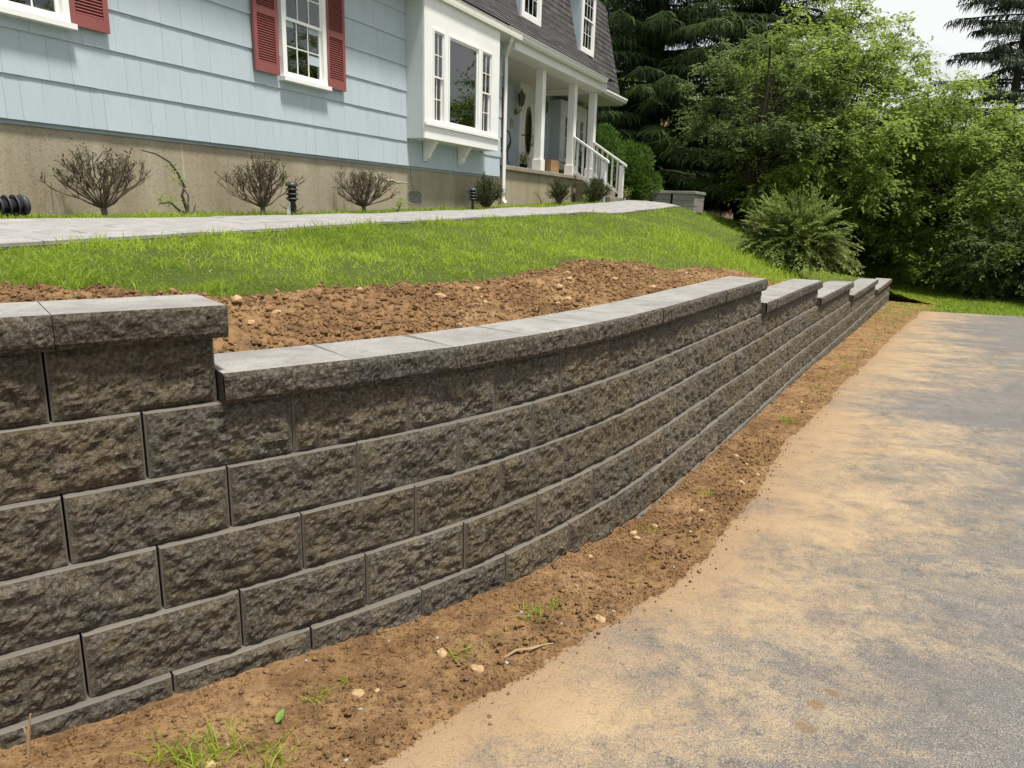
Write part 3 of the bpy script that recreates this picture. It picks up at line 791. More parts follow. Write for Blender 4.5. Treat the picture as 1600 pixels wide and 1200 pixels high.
def sash(parent, a0, a1, b, z0, z1, fw=.03, cols=1, rows=1, th=.03, mun=.012, pane_name='pane'):
    """a glazed sash: frame, pane and glazing bars"""
    m_ = HB().hb(a0, a0 + fw, b - th, b, z0, z1).hb(a1 - fw, a1, b - th, b, z0, z1).hb(a0 + fw, a1 - fw, b - th, b, z0, z0 + fw).hb(a0 + fw, a1 - fw, b - th, b, z1 - fw, z1)
    m_.obj('sash', M['white'], parent)
    HB().hb(a0 + fw * .8, a1 - fw * .8, b - th * .6, b - th * .45, z0 + fw * .8, z1 - fw * .8).obj('pane', M['glass'], parent)
    if cols > 1 or rows > 1:
        g = HB()
        for i in range(1, cols): x = a0 + fw + (a1 - a0 - 2 * fw) * i / cols; g.hb(x - mun / 2, x + mun / 2, b - th * .42, b - th * .15, z0 + fw, z1 - fw)
        for i in range(1, rows): z = z0 + fw + (z1 - z0 - 2 * fw) * i / rows; g.hb(a0 + fw, a1 - fw, b - th * .42, b - th * .13, z - mun / 2, z + mun / 2)
        g.obj('glazing_bars', M['white'], parent)
def hung_window(a0, a1, z0, z1, b=0.0, name='window', par=None, curtain_or_interior='lav', sill=True, cols=3, cw=.065):
    """double-hung window: casing, sill, two sashes"""
    w = HB().hb(a0, a0 + cw, b - .02, b + .045, z0, z1).hb(a1 - cw, a1, b - .02, b + .045, z0, z1).hb(a0 + cw, a1 - cw, b - .02, b + .0449, z1 - cw, z1).hb(a0 + cw, a1 - cw, b - .02, b + .0447, z0, z0 + cw * .6).obj(name, M['white'], par or house)
    if sill: HB().hb(a0 - .03, a1 + .03, b - .01, b + .085, z0 - .045, z0).obj('sill', M['white'], w)
    zm = (z0 + z1) / 2; i0, i1 = a0 + cw, a1 - cw
    sash(w, i0, i1, b + .030, zm - .015, z1 - cw, cols=cols, rows=2)
    sash(w, i0, i1, b + .005, z0 + cw * .6, zm + .02, cols=cols, rows=2)
    HB().hb(i0, i1, b - .029, b - .027, z0, z1).obj('curtain_or_interior', M[curtain_or_interior], w)
    return w
LV = HB().add([(-.135, -.002, -.011), (.135, -.002, -.011), (.135, -.018, .011 - .018), (-.135, -.018, .011 - .018), (-.135, .006, .009), (.135, .006, .009), (.135, -.008, .013 - .008), (-.135, -.008, .013 - .008)], [(0, 1, 2, 3), (4, 7, 6, 5), (3, 2, 6, 7), (0, 4, 5, 1), (0, 3, 7, 4), (1, 5, 6, 2)]).mesh('louvre', M['red'])
def shutter(a0, a1, z0, z1, b=.012):
    st = .05; zm = z0 + (3.605 - 2.965)
    m_ = HB().hb(a0, a0 + st, b, b + .032, z0, z1).hb(a1 - st, a1, b, b + .032, z0, z1)
    m_.hb(a0 + st, a1 - st, b, b + .0315, z0, z0 + .105).hb(a0 + st, a1 - st, b, b + .0315, zm - .04, zm + .035).hb(a0 + st, a1 - st, b, b + .0315, z1 - .09, z1)
    m_.hb(a0 + st, a1 - st, b, b + .004, z0 + .1, z1 - .08)
    o = m_.obj('shutter', M['red'], house)
    for lo, hi in ((z0 + .105, zm - .04), (zm + .035, z1 - .09)):
        n = int((hi - lo) / .0255)
        for i in range(n):
            l_ = bpy.data.objects.new('louvre', LV); l_.location = ((a0 + a1) / 2, -(b + .010), lo + (i + .5) * (hi - lo) / n); l_.scale = ((a1 - a0 - 2 * st) / .27, 1, 1); link(l_, o)
    return o
for sh_ in (0.0, -3.32):
    hung_window(6.955 + sh_, 7.725 + sh_, 2.965, 4.25)
    shutter(6.52 + sh_, 6.895 + sh_, 2.962, 4.29)
    shutter(7.725 + sh_ + .003, 8.09 + sh_, 2.962, 4.29)

def bay(a0, a1, b0, b1, zb, zt, wins, zw0, zw1, curtain_or_interior='dark'):
    m_ = HB().hb(a0 + .03, a1 - .03, b0, b1 - .03, zb, zb + .03)
    xs = [a0] + [x for w_ in wins for x in w_[:2]] + [a1]
    for i in range(0, len(xs), 2): m_.hb(xs[i], xs[i + 1], b1 - .03, b1, zw0, zw1)
    m_.hb(a0, a1, b1 - .03, b1, zb, zw0).hb(a0, a1, b1 - .03, b1, zw1, zt)
    o = m_.obj('bay_window', M['white'], house)
    for x0, x1 in ((a0, a0 + .03), (a1 - .03, a1)): HB().hb(x0, x1, b0, b1 - .03, zb, zt).obj('side_panel', M['side_paint_shade'], o)
    HB().hb(a0 - .012, a1 + .012, b1 + .001, b1 + .032, zw0 - .085, zw0 - .045).hb(a0 + .16, a1 - .16, b1 + .001, b1 + .016, zw0 - .044, zw0 - .002).obj('sill', M['white'], o)
    for (x0, x1, hung) in wins:
        HB().hb(x0 - .03, x0, b1 + .001, b1 + .014, zw0, zw1).hb(x1, x1 + .03, b1 + .001, b1 + .014, zw0, zw1).hb(x0 - .03, x1 + .03, b1 + .001, b1 + .0138, zw1, zw1 + .03).obj('window_trim', M['white'], o)
        if hung:
            zm = (zw0 + zw1) / 2
            sash(o, x0, x1, b1 - .005, zm - .012, zw1, fw=.022, cols=2, rows=2); sash(o, x0, x1, b1 - .032, zw0, zm + .012, fw=.022, cols=2, rows=2)
        else: sash(o, x0, x1, b1 - .008, zw0, zw1, fw=.03)
    HB().hb(a0 + .04, a1 - .04, b0 - .03, b0 - .02, zb + .04, zt).obj('curtain_or_interior', M[curtain_or_interior], o)  # near-black sheet whose colour stands in for the unlit room behind the glass
    return o
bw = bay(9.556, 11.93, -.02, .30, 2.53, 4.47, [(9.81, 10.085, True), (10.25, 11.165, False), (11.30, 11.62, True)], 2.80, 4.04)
for ac in (10.03, 11.09):
    prof = [(-.0, 2.53), (-.22, 2.53), (-.215, 2.495), (-.185, 2.47), (-.165, 2.43), (-.13, 2.385), (-.10, 2.35), (-.095, 2.31), (-.075, 2.275), (-.045, 2.255), (-.03, 2.235), (0, 2.235)]
    HB().prism(prof, 0, ac - .045, ac + .045).obj('bracket', M['white'], bw)
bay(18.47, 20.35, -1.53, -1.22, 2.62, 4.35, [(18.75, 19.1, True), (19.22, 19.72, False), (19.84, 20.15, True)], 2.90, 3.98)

# porch: posts, beam, ceiling, gutters, downspout
for ac in (14.47, 16.27, 17.60):
    p_ = HB().hb(ac, ac + .165, -.165, .0, 2.355, 4.35).obj('porch_post', M['white'], house, bevel=.008)
    HB().hb(ac - .02, ac + .185, -.185, .02, 2.356, 2.58).obj('plinth', M['white'], p_, bevel=.006)
HB().hb(12.70, 17.80, -.17, .215, 4.345, 4.52).obj('porch_beam', M['white'], house)
HB().hb(12.70, 17.78, -1.52, -.17, 4.46, 4.50).obj('porch_ceiling', M['cream'], house)
HB().hb(17.60, 17.78, -1.52, -.17, 4.33, 4.455).obj('porch_side_beam', M['white'], house)
HB().hb(.4, 12.69, -.02, .36, 4.475, 4.50).hb(17.81, H_END + .2, -1.5, -.33, 4.47, 4.50).obj('soffit', M['cream'], house)
HB().hb(.4, 12.69, .335, .362, 4.50, 4.60).hb(17.81, H_END + .2, -.355, -.33, 4.50, 4.60).obj('fascia', M['cream'], house)
def gutter(a0, a1, b):
    pr = [(-b, 4.63), (-b, 4.505), (-(b + .085), 4.505), (-(b + .105), 4.535), (-(b + .105), 4.56), (-(b + .13), 4.585), (-(b + .13), 4.628), (-(b + .118), 4.63), (-(b + .118), 4.6), (-(b + .012), 4.6)]
    HB().prism(pr, 0, a0, a1).obj('gutter', M['white'], house)
gutter(12.15, 17.45, .24); gutter(17.46, H_END + .2, -.33)
ds = MB().tube([(12.42, -.29, 4.50), (12.42, -.27, 4.42), (12.66, -.06, 4.22), (12.68, -.05, 4.12), (12.68, -.05, 1.72), (12.69, -.10, 1.66)], .038, 4).obj('downspout', M['white'], house)

# roof: mansard slope with a flared skirt above bay and porch
def mans_b(z): return -.35 - .235 * (z - 4.6)
roof = HB().prism([(.36, 4.602), (-.52 - .02, 5.35)] and [(-.345, 4.605), (.515, 5.345), (.92, 7.0), (4.0, 7.7), (7.9, 7.0), (8.2, 4.605)], 0, .38, 17.88)
roof.prism([(.345, 4.605), (.905, 7.0), (4.0, 7.69), (7.9, 6.99), (8.2, 4.605)], 0, 17.88, H_END - .1)
roof = roof.obj('roof', M['shingle'], house)
HB().add([(H_END - .08, .37, 4.65), (H_END - .08, .96, 7.0), (H_END - .08, 1.06, 7.0), (H_END - .08, .47, 4.65), (H_END + .0, .37, 4.65), (H_END + .0, .96, 7.0), (H_END + .0, 1.06, 7.0), (H_END + .0, .47, 4.65)], [(0, 1, 2, 3), (4, 7, 6, 5), (0, 4, 5, 1), (1, 5, 6, 2), (2, 6, 7, 3), (3, 7, 4, 0)]).obj('rake_board', M['shingle'], roof)
def build_shingles():
    r = random.Random(8); lst = []
    faces = [((.375, 4.61), (-.518, 5.355), .36, 17.90), ((mans_b(5.36) - .002, 5.36), (-.92, 7.0), .36, 17.90), ((-.34, 4.61), (-.905, 7.0), 17.90, H_END - .06)]
    for fi, ((b0, z0), (b1, z1), a0, a1) in enumerate(faces):
        L = math.hypot(b1 - b0, z1 - z0); n = int(L / .135); db, dz = (b1 - b0) / L, (z1 - z0) / L
        for i in range(n):
            a = a0 - r.random() * .15
            while a < a1:
                w = r.choice((.16, .2, .25, .3, .3)); lst.append((max(a, a0), min(a + w, a1), b0 + db * .135 * i, z0 + dz * .135 * i, db, dz, min(.15, L - .135 * i))); a += w
    def shp(mb, q, o=(0, 0, 0), th=.012):
        a0, a1, b, z, db, dz, l = q; nb, nz = dz, -db
        lift = th + r.uniform(0, .006)
        p = lambda a_, t_, h_: (a_ - o[0], -(b + db * t_ + nb * h_) - o[1], z + dz * t_ + nz * h_ - o[2])
        g = .003
        mb.add([p(a0 + g, 0, lift), p(a1 - g, 0, lift), p(a1 - g, l, .003), p(a0 + g, l, .003), p(a0 + g, 0, 0), p(a1 - g, 0, 0), p(a1 - g, l, 0), p(a0 + g, l, 0)], [(0, 1, 2, 3), (0, 4, 5, 1), (1, 5, 6, 2), (3, 7, 4, 0)])
    sc = []
    for q in lst:
        if q[1] - q[0] < .02: continue
        p = cam_px(HM @ Vector(((q[0] + q[1]) / 2, -q[2], q[3])))
        vis = p is not None and 700 < p[0] < 1000 and -20 < p[1] < 160
        sc.append(((q[1] - q[0]) / p[2] if vis else -1, q))
    sc.sort(key=lambda e: -e[0]); rest = HB(); nr = 0
    for i, (v_, q) in enumerate(sc):
        if i < 300 and v_ > 0:
            o_ = ((q[0] + q[1]) / 2, -q[2], q[3]); mb = HB(); shp(mb, q, o_); ob = mb.obj('shingle', M['shingle'], roof); ob.location = o_
        else: shp(rest, q); nr += 1
    me = rest.mesh('shingles', M['shingle'])
    at = me.attributes.new('tint', 'FLOAT', 'POINT'); at.data.foreach_set('value', np.repeat(np.random.default_rng(3).random(nr), 8).astype(np.float32))
    tag(link(bpy.data.objects.new('shingles', me), roof), kind='stuff')
build_shingles()
for a0, a1 in ((17.62, 18.55), (14.30, 15.26)):
    bd = -.47; z0, z1 = 5.31, 6.85
    d = HB()
    for x0, x1 in ((a0, a0 + .03), (a1 - .03, a1)):
        d.prism([(-bd, z0), (-mans_b(z0) + .05, z0), (-mans_b(z1) + .05, z1), (-bd, z1)], 0, x0, x1)
    d.hb(a0 - .08, a1 + .08, mans_b(z1) - .1, bd + .12, z1, z1 + .08)
    dm = d.obj('dormer', M['shake'], roof)
    wcas = HB().hb(a0, a0 + .13, bd, bd + .035, z0, z1).hb(a1 - .13, a1, bd, bd + .035, z0, z1).hb(a0 + .13, a1 - .13, bd, bd + .034, z0, z0 + .10).hb(a0 + .13, a1 - .13, bd, bd + .034, z1 - .12, z1)
    wcas.obj('window_frame', M['white'], dm)
    zm = (z0 + z1) / 2
    # sub-parts stop at this level: sash, bars and pane belong to the dormer
    for (q0, q1, bb) in ((z0 + .10, zm + .02, bd + .01), (zm - .02, z1 - .12, bd + .03)):
        sash(dm, a0 + .13, a1 - .13, bb, q0, q1, fw=.035, cols=3, rows=2)
    HB().hb(a0 + .05, a1 - .05, bd - .06, bd - .05, z0 + .02, z1).obj('curtain_or_interior', M['dark'], dm)  # dark sheet, the gloom inside the dormer put into its colour

# door wall of the porch
door = HB().hb(16.56, 17.44, -1.50, -1.475, 2.36, 4.36).obj('door', M['white'], house)
HB().hb(16.46, 16.56, -1.52, -1.45, 2.36, 4.46).hb(17.44, 17.54, -1.52, -1.45, 2.36, 4.46).hb(16.56, 17.44, -1.52, -1.4505, 4.36, 4.4595).obj('door_frame', M['white'], door)
el = HB(); ring = []
n = 28
for k_, (ra, rz) in enumerate(((.15, .52), (.185, .565))):
    for i in range(n): t = 2 * math.pi * i / n; ring.append((17.0 + ra * math.cos(t), 1.455, 3.42 + rz * math.sin(t)))
el.add(ring, [(i, (i + 1) % n, n + (i + 1) % n, n + i) for i in range(n)]); el.add([(x, 1.474, z) for x, y, z in ring[n:]] + [(x, 1.455, z) for x, y, z in ring[n:]], [(i, (i + 1) % n, n + (i + 1) % n, n + i) for i in range(n)])
el.obj('oval_moulding', M['brass'], door)
HB().add([(x, 1.462, z) for x, y, z in ring[:n]], [tuple(range(n))]).obj('oval_pane', M['glass'], door)
HB().add([(x, 1.4735, z) for x, y, z in ring[:n]], [tuple(range(n))]).obj('oval_backing', M['dark'], door)
MB().tube([(16.64, 1.475, 3.3), (16.64, 1.42, 3.3), (16.71, 1.42, 3.3)], .015, 8).obj('door_handle', M['brass'], door)
for ac in (16.30, 17.68):
    l_ = MB().tube([(ac, 1.50, 3.78), (ac, 1.42, 3.76), (ac, 1.34, 3.82), (ac, 1.34, 3.90)], .014, 6)
    l_.lathe([(.035, 3.90), (.055, 3.93), (.085, 4.12), (.10, 4.125), (.085, 4.16), (.03, 4.23), (.012, 4.26), (.014, 4.29)], 6, 0, (ac, 1.34)).lathe([(.055, 3.72), (.055, 3.85)], 8, 0, (ac, 1.495))
    lan = l_.obj('porch_lantern', M['brass'], house)
    MB().lathe([(.04, 3.935), (.062, 3.95), (.084, 4.10), (.06, 4.115)], 6, 0, (ac, 1.34)).obj('lantern_glass', M['glass'], lan)
# house letter: an open D in tan
d_ = MB(); cx, cz = 16.13, 3.50
d_.tube([(cx - .05, 1.497, cz - .10), (cx - .05, 1.497, cz + .10), (cx + .01, 1.497, cz + .10), (cx + .055, 1.497, cz + .055), (cx + .055, 1.497, cz - .10)], .014, 6).obj('house_letter', M['tan'], house)
shp_ = HB().hb(15.42, 15.80, -1.51, -1.475, 2.95, 4.22).obj('shutter', M['red'], house)

# steps and railings
st_ = HB()
for i in range(3): st_.hb(16.42, 17.62, .051 + .29 * i, .34 + .29 * i, 1.2, 2.20 - .155 * i)
st_.obj('porch_steps', M['slab'], house, bevel=.01)
for ac in (16.33, 17.66):
    r0 = (0.0, 3.20); r1 = (.80, 2.69)
    rl = HB(); sl = (r1[1] - r0[1]) / (r1[0] - r0[0])
    zt = lambda b_: r0[1] + sl * (b_ - r0[0])
    rl.prism([(-.0, zt(0) - .03), (-.86, zt(.86) - .03), (-.86, zt(.86) + .02), (0, zt(0) + .02)], 0, ac - .055, ac + .055)
    ro = rl.obj('stair_railing', M['whiteworn'], house)
    HB().prism([(-.0, zt(0) - .78), (-.78, zt(.78) - .78), (-.78, zt(.78) - .70), (0, zt(0) - .70)], 0, ac - .025, ac + .025).obj('bottom_rail', M['whiteworn'], ro)
    for i in range(5):
        b_ = .10 + i * .135
        HB().hb(ac - .02, ac + .02, b_ - .02, b_ + .02, zt(b_) - .72, zt(b_) - .032).obj('baluster', M['whiteworn'], ro)
    HB().hb(ac - .05, ac + .05, .70, .80, 1.75, zt(.80) - .032).obj('newel_post', M['whiteworn'], ro)
# foundation details
vt = HB(); rv = random.Random(3)
ring = []
for i in range(24):
    t = 2 * math.pi * i / 24; k_ = 1 / max(abs(math.cos(t)), abs(math.sin(t))) ; k_ = min(k_, 1.22)
    ring.append((math.cos(t) * k_ * .20, math.sin(t) * k_ * .095, rv.uniform(.95, 1.06), rv.uniform(1.03, 1.10)))
vv = [(9.815 + x * i_, .041, 1.683 + z * i_) for x, z, i_, o_ in ring] + [(9.815 + x * o_, .040, 1.683 + z * o_) for x, z, i_, o_ in ring]
vt.add(vv, [(i, (i + 1) % 24, 24 + (i + 1) % 24, 24 + i) for i in range(24)])
vo = vt.obj('vent_patch', M['white_crack'], house)
rub = HB().add([(9.815 + x * i_, .0425, 1.683 + z * i_) for x, z, i_, o_ in ring], [tuple(range(24))]).obj('vent_backing', M['rubble'], vo)
P_ = np.array([(rv.uniform(9.64, 9.99), .045, rv.uniform(1.60, 1.765)) for i in range(90)]); V_, F_ = lumps(P_, np.array([rv.uniform(.012, .026) for i in range(90)]), 9, 1.0)
V_[:, 1] = .045 + (V_[:, 1] - .045) * .35
tag(npobj('rubble', V_, F_, M['rubble'], vo), kind='stuff')
for pts in ([(8.80, 2.12), (8.86, 1.99), (8.95, 1.93), (9.02, 1.92)], [(9.0, 1.925), (9.12, 1.90), (9.22, 1.915), (9.34, 1.885), (9.45, 1.895), (9.62, 1.885)]):
    MB().tube([(x, .0445, z) for x, z in pts], [.006, .010, .007, .009, .006, .004][:len(pts)], 5).obj('crack_filler', M['white_crack'], house)
MB().tube([(x, .0445, z) for x, z in [(9.70, 2.13), (9.69, 2.0), (9.72, 1.92), (9.75, 1.84), (9.80, 1.79)]], .0035, 4).obj('crack', M['dark'], house)
MB().tube([(x, .0445, z) for x, z in [(5.52, 2.1), (5.53, 1.9), (5.525, 1.72), (5.54, 1.55)]], [.004, .006, .004, .003], 4).obj('crack_filler', M['white_crack'], house)

# ------------------------------------------------------------------ walkway of pale pavers
M['paver'] = concrete('pale_paver', (.36, .35, .34), .35, 6.0)
M['paverbase'] = simple('paver_joint_sand', (.20, .165, .12), .95, .2, 20)
def build_walk():
    a = np.arange(-3, 17.6, .2); b = np.array([1.1, 1.4, 1.7, 2.0, 2.3])
    A, B = np.meshgrid(a, b, indexing='ij')
    x = -(HD - B) * NX + A * UX; y = -(HD - B) * NY + A * UY
    fl = sstep(11, 16, A) * .0
    zz = z_up(x, y) + .012
    o = npobj('walkway', np.stack([x, y, zz], -1).reshape(-1, 3), grid_faces(len(a), len(b)), M['paverbase'])
    tag(o, 'pale grey paver walkway running along the house front', 'walkway', kind='structure')
    r = random.Random(6); mes = []
    for w_, d_ in ((.30, .196), (.22, .196), (.40, .196)):
        mb = MB(); hw, hd = w_ / 2 - .006, d_ / 2 - .007; c_ = .006
        mb.add([(-hw, -hd, -.03), (hw, -hd, -.03), (hw, hd, -.03), (-hw, hd, -.03), (-hw, -hd, .016), (hw, -hd, .016), (hw, hd, .016), (-hw, hd, .016), (-hw + c_, -hd + c_, .021), (hw - c_, -hd + c_, .021), (hw - c_, hd - c_, .021), (-hw + c_, hd - c_, .021)],
               [(0, 1, 5, 4), (1, 2, 6, 5), (2, 3, 7, 6), (3, 0, 4, 7), (4, 5, 9, 8), (5, 6, 10, 9), (6, 7, 11, 10), (7, 4, 8, 11), (8, 9, 10, 11)])
        mes.append((w_, mb.mesh('paver', M['paver'])))
    items = []
    for row in range(6):
        b_ = 1.1 + .2 * row + .1; a_ = 1.0 - r.random() * .3
        while a_ < 17.4:
            w_, me = r.choice(mes); items.append((a_ + w_ / 2, b_, me)); a_ += w_
    items.sort(key=lambda q: math.hypot(*HP(q[0], q[1])[:2]) + (100 if q[0] < 2.1 else 0))
    rest = []
    for i, (a_, b_, me) in enumerate(items):
        x, y, _ = HP(a_, b_); e = .1
        z = float(z_up(np.array(x), np.array(y))); dza = float(z_up(np.array(x + UX * e), np.array(y + UY * e))) - z; dzb = float(z_up(np.array(x + NX * e), np.array(y + NY * e))) - z
        if i < 300:
            p = bpy.data.objects.new('paver', me); p.location = (x, y, z + .012 + r.uniform(-.003, .003)); link(p, o)
            t1 = Vector((UX, UY, dza / e)).normalized(); n_ = t1.cross(Vector((-NX, -NY, -dzb / e))).normalized(); t2 = n_.cross(t1)
            p.rotation_euler = Matrix((t1, t2, n_)).transposed().to_euler()
        else: rest.append((x, y, z + .012, me))
    mb = MB()
    for x, y, z, me in rest:
        for_v = [(x + v.co.x * UX - v.co.y * NX, y + v.co.x * UY - v.co.y * NY, z + v.co.z) for v in me.vertices]
        mb.add(for_v, [tuple(p.vertices) for p in me.polygons])
    tag(mb.obj('pavers', M['paver'], o), kind='stuff')
build_walk()
# ------------------------------------------------------------------ vegetation helpers
def leaf_mat(name, dark, light, tr=.35, rough=.55):
    b = NB(name, rough, .25); t = b.attr('tint'); r = b.rnd()
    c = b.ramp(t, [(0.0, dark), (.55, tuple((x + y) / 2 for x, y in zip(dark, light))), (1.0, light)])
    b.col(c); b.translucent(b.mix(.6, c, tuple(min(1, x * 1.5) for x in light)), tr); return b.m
M['leaf'] = leaf_mat('deciduous_leaf', (.095, .150, .026), (.290, .385, .085), .5)
M['leafdull'] = leaf_mat('dull_leaf', (.050, .085, .022), (.170, .225, .075), .4)
M['needle'] = leaf_mat('spruce_needles', (.026, .052, .019), (.105, .160, .04), .28)
M['hemlock'] = leaf_mat('hemlock_needles', (.030, .045, .024), (.082, .105, .050), .25)
M['globe'] = leaf_mat('dwarf_conifer_needles', (.030, .075, .012), (.125, .215, .035), .30)
M['yew'] = leaf_mat('arching_shrub_leaf', (.038, .070, .016), (.195, .245, .058), .36)
M['smallshrub'] = leaf_mat('clipped_shrub_leaf', (.030, .042, .016), (.105, .120, .045), .25)
M['grass'] = leaf_mat('grass_blade', (.120, .200, .022), (.385, .490, .058), .5, .5)
M['drygrass'] = leaf_mat('dry_grass_blade', (.20, .19, .08), (.42, .38, .20), .3)
M['bark'] = simple('dark_bark', (.060, .048, .038), .95, .35, 14, .8, 40)
M['twig'] = simple('grey_brown_twig', (.125, .098, .072), .9, .3, 20)
M['deadtwig'] = simple('pale_dry_twig', (.30, .21, .12), .9, .2, 20)

def rhomb(P, D, Nn, L, W, tint, fold=.25, bend=.0):
    """leaf soup: P base (n,3), D direction, Nn rough normal, L length, W width; two folded quads -> 4 tris"""
    n = len(P)
    D = D / np.maximum(1e-9, np.linalg.norm(D, axis=1, keepdims=True))
    S = np.cross(D, Nn); S = S / np.maximum(1e-9, np.linalg.norm(S, axis=1, keepdims=True)); U = np.cross(S, D)
    L = L[:, None]; W = W[:, None]
    mid = P + D * L * .5
    tip = P + D * L - U * L * bend
    V = np.stack([P, mid + S * W * .5 + U * W * fold, tip, mid - S * W * .5 + U * W * fold], 1).reshape(-1, 3)
    b = (np.arange(n) * 4)[:, None]
    F = np.concatenate([b + np.array([[0, 1, 2]]), b + np.array([[0, 2, 3]])], 0)
    return V, F, np.repeat(tint, 4)
def cones(P0, P1, P2, r0, tint):
    """thin three-sided tapered twigs through three points"""
    n = len(P0); D = P2 - P0; D = D / np.maximum(1e-9, np.linalg.norm(D, axis=1, keepdims=True))
    ref = np.where(np.abs(D[:, 2:3]) > .8, np.array([[1., 0, 0]]), np.array([[0, 0, 1.]]))
    A = np.cross(D, ref); A /= np.linalg.norm(A, axis=1, keepdims=True); B = np.cross(D, A)
    V = []
    for P, k_ in ((P0, 1.0), (P1, .75)):
        for j in range(3):
            t = 2.094 * j; V.append(P + (A * math.cos(t) + B * math.sin(t)) * r0[:, None] * k_)
    V.append(P2); V = np.stack(V, 1).reshape(-1, 3); b = (np.arange(n) * 7)[:, None]
    tr = []
    for j in range(3):
        k_ = (j + 1) % 3
        tr += [(j, k_, 3 + k_), (j, 3 + k_, 3 + j), (3 + j, 3 + k_, 6)]
    F = np.concatenate([b + np.array([t]) for t in tr], 0)
    return V, F, np.repeat(tint, 7)
def soup(parts):
    Vs, Fs, Ts = [], [], []; o = 0
    for V, F, T in parts: Vs.append(V); Fs.append(F + o); Ts.append(T); o += len(V)
    return np.concatenate(Vs), np.concatenate(Fs), np.concatenate(Ts)

def deciduous(seed, H, lobes, nclump, nleaf, ll=.13, spread=.5, trunk_r=.16, droop=.35):
    """returns trunk mesh builder and leaf soup; lobes are (cx,cy,cz,rx,ry,rz)"""
    r = np.random.default_rng(seed); mb = MB()
    tp = [(0, 0, -.3)]; x = y = 0
    for i in range(1, 9): x += r.normal() * .05 * H / 8; y += r.normal() * .05 * H / 8; tp.append((x, y, H * .9 * i / 8))
    mb.tube(tp, [trunk_r * (1.35 if i == 0 else 1) * (1 - .85 * i / 8) + .012 for i in range(9)], 9)
    vol = np.array([l[3] * l[4] * l[5] for l in lobes]) ** .75; vol /= vol.sum()
    P, D, T = [], [], []
    for i in range(nclump):
        cx, cy, cz, rx, ry, rz = lobes[r.choice(len(lobes), p=vol)]
        d = r.normal(size=3); d /= np.linalg.norm(d); q = (.35 + .65 * r.random() ** .45)
        c = np.array([cx, cy, cz]) + d * np.array([rx, ry, rz]) * q
        c[2] = max(c[2], .35)
        za = np.clip(c[2] * (.35 + .35 * r.random()), .3, H * .8); k_ = za / (H * .9) * 8; j = min(int(k_), 7)
        a = np.array(tp[j]) + (np.array(tp[j + 1]) - np.array(tp[j])) * (k_ - j)
        m1 = a + (c - a) * .5 + np.array([0, 0, .12 * np.linalg.norm(c - a)]) + r.normal(size=3) * .1
        rr = .012 + .006 * np.linalg.norm(c - a)
        mb.tube([a, a + (m1 - a) * .55, m1, m1 + (c - m1) * .6, c], [rr, rr * .8, rr * .55, rr * .35, .004], 4, cap=False)
        out = c - a; out[2] *= .4; out /= np.linalg.norm(out) + 1e-9
        sh = .45 + .24 * r.normal(); nt = max(3, int(nleaf / 15 * r.uniform(.6, 1.4)))
        for q_ in range(nt):
            td = r.normal(size=3) * np.array([1, 1, .55]) + out * .9; td /= np.linalg.norm(td) + 1e-9
            tl = spread * r.uniform(.7, 1.7); k_ = np.linspace(.1, 1, 15)[:, None]
            tw = c + td * tl * k_ - np.array([0, 0, 1.]) * (.30 * tl * k_ ** 2)
            if q_ % 2 == 0: mb.tube([c, tw[7], tw[-1]], [.006, .004, .002], 3, cap=False)
            sv = np.cross(td, [0, 0, 1.]); sv = sv / (np.linalg.norm(sv) + 1e-9) * np.where(np.arange(15) % 2, 1, -1)[:, None]
            P.append(tw + r.normal(size=(15, 3)) * .03); dd = td * .6 + sv * .8 + r.normal(size=(15, 3)) * .3; dd[:, 2] -= droop; D.append(dd)
            T.append(np.clip(sh + .12 * r.normal() + r.normal(0, .13, 15), 0, 1))
    P, D, T = np.concatenate(P), np.concatenate(D), np.concatenate(T)
    n = len(P); Nn = r.normal(size=(n, 3)) * .35 + np.array([0, 0, 1.]); L = ll * r.uniform(.6, 1.3, n)
    P[:, 2] = np.maximum(P[:, 2], .08)
    return mb, rhomb(P, D, Nn, L, L * .48, T, .12, .12)

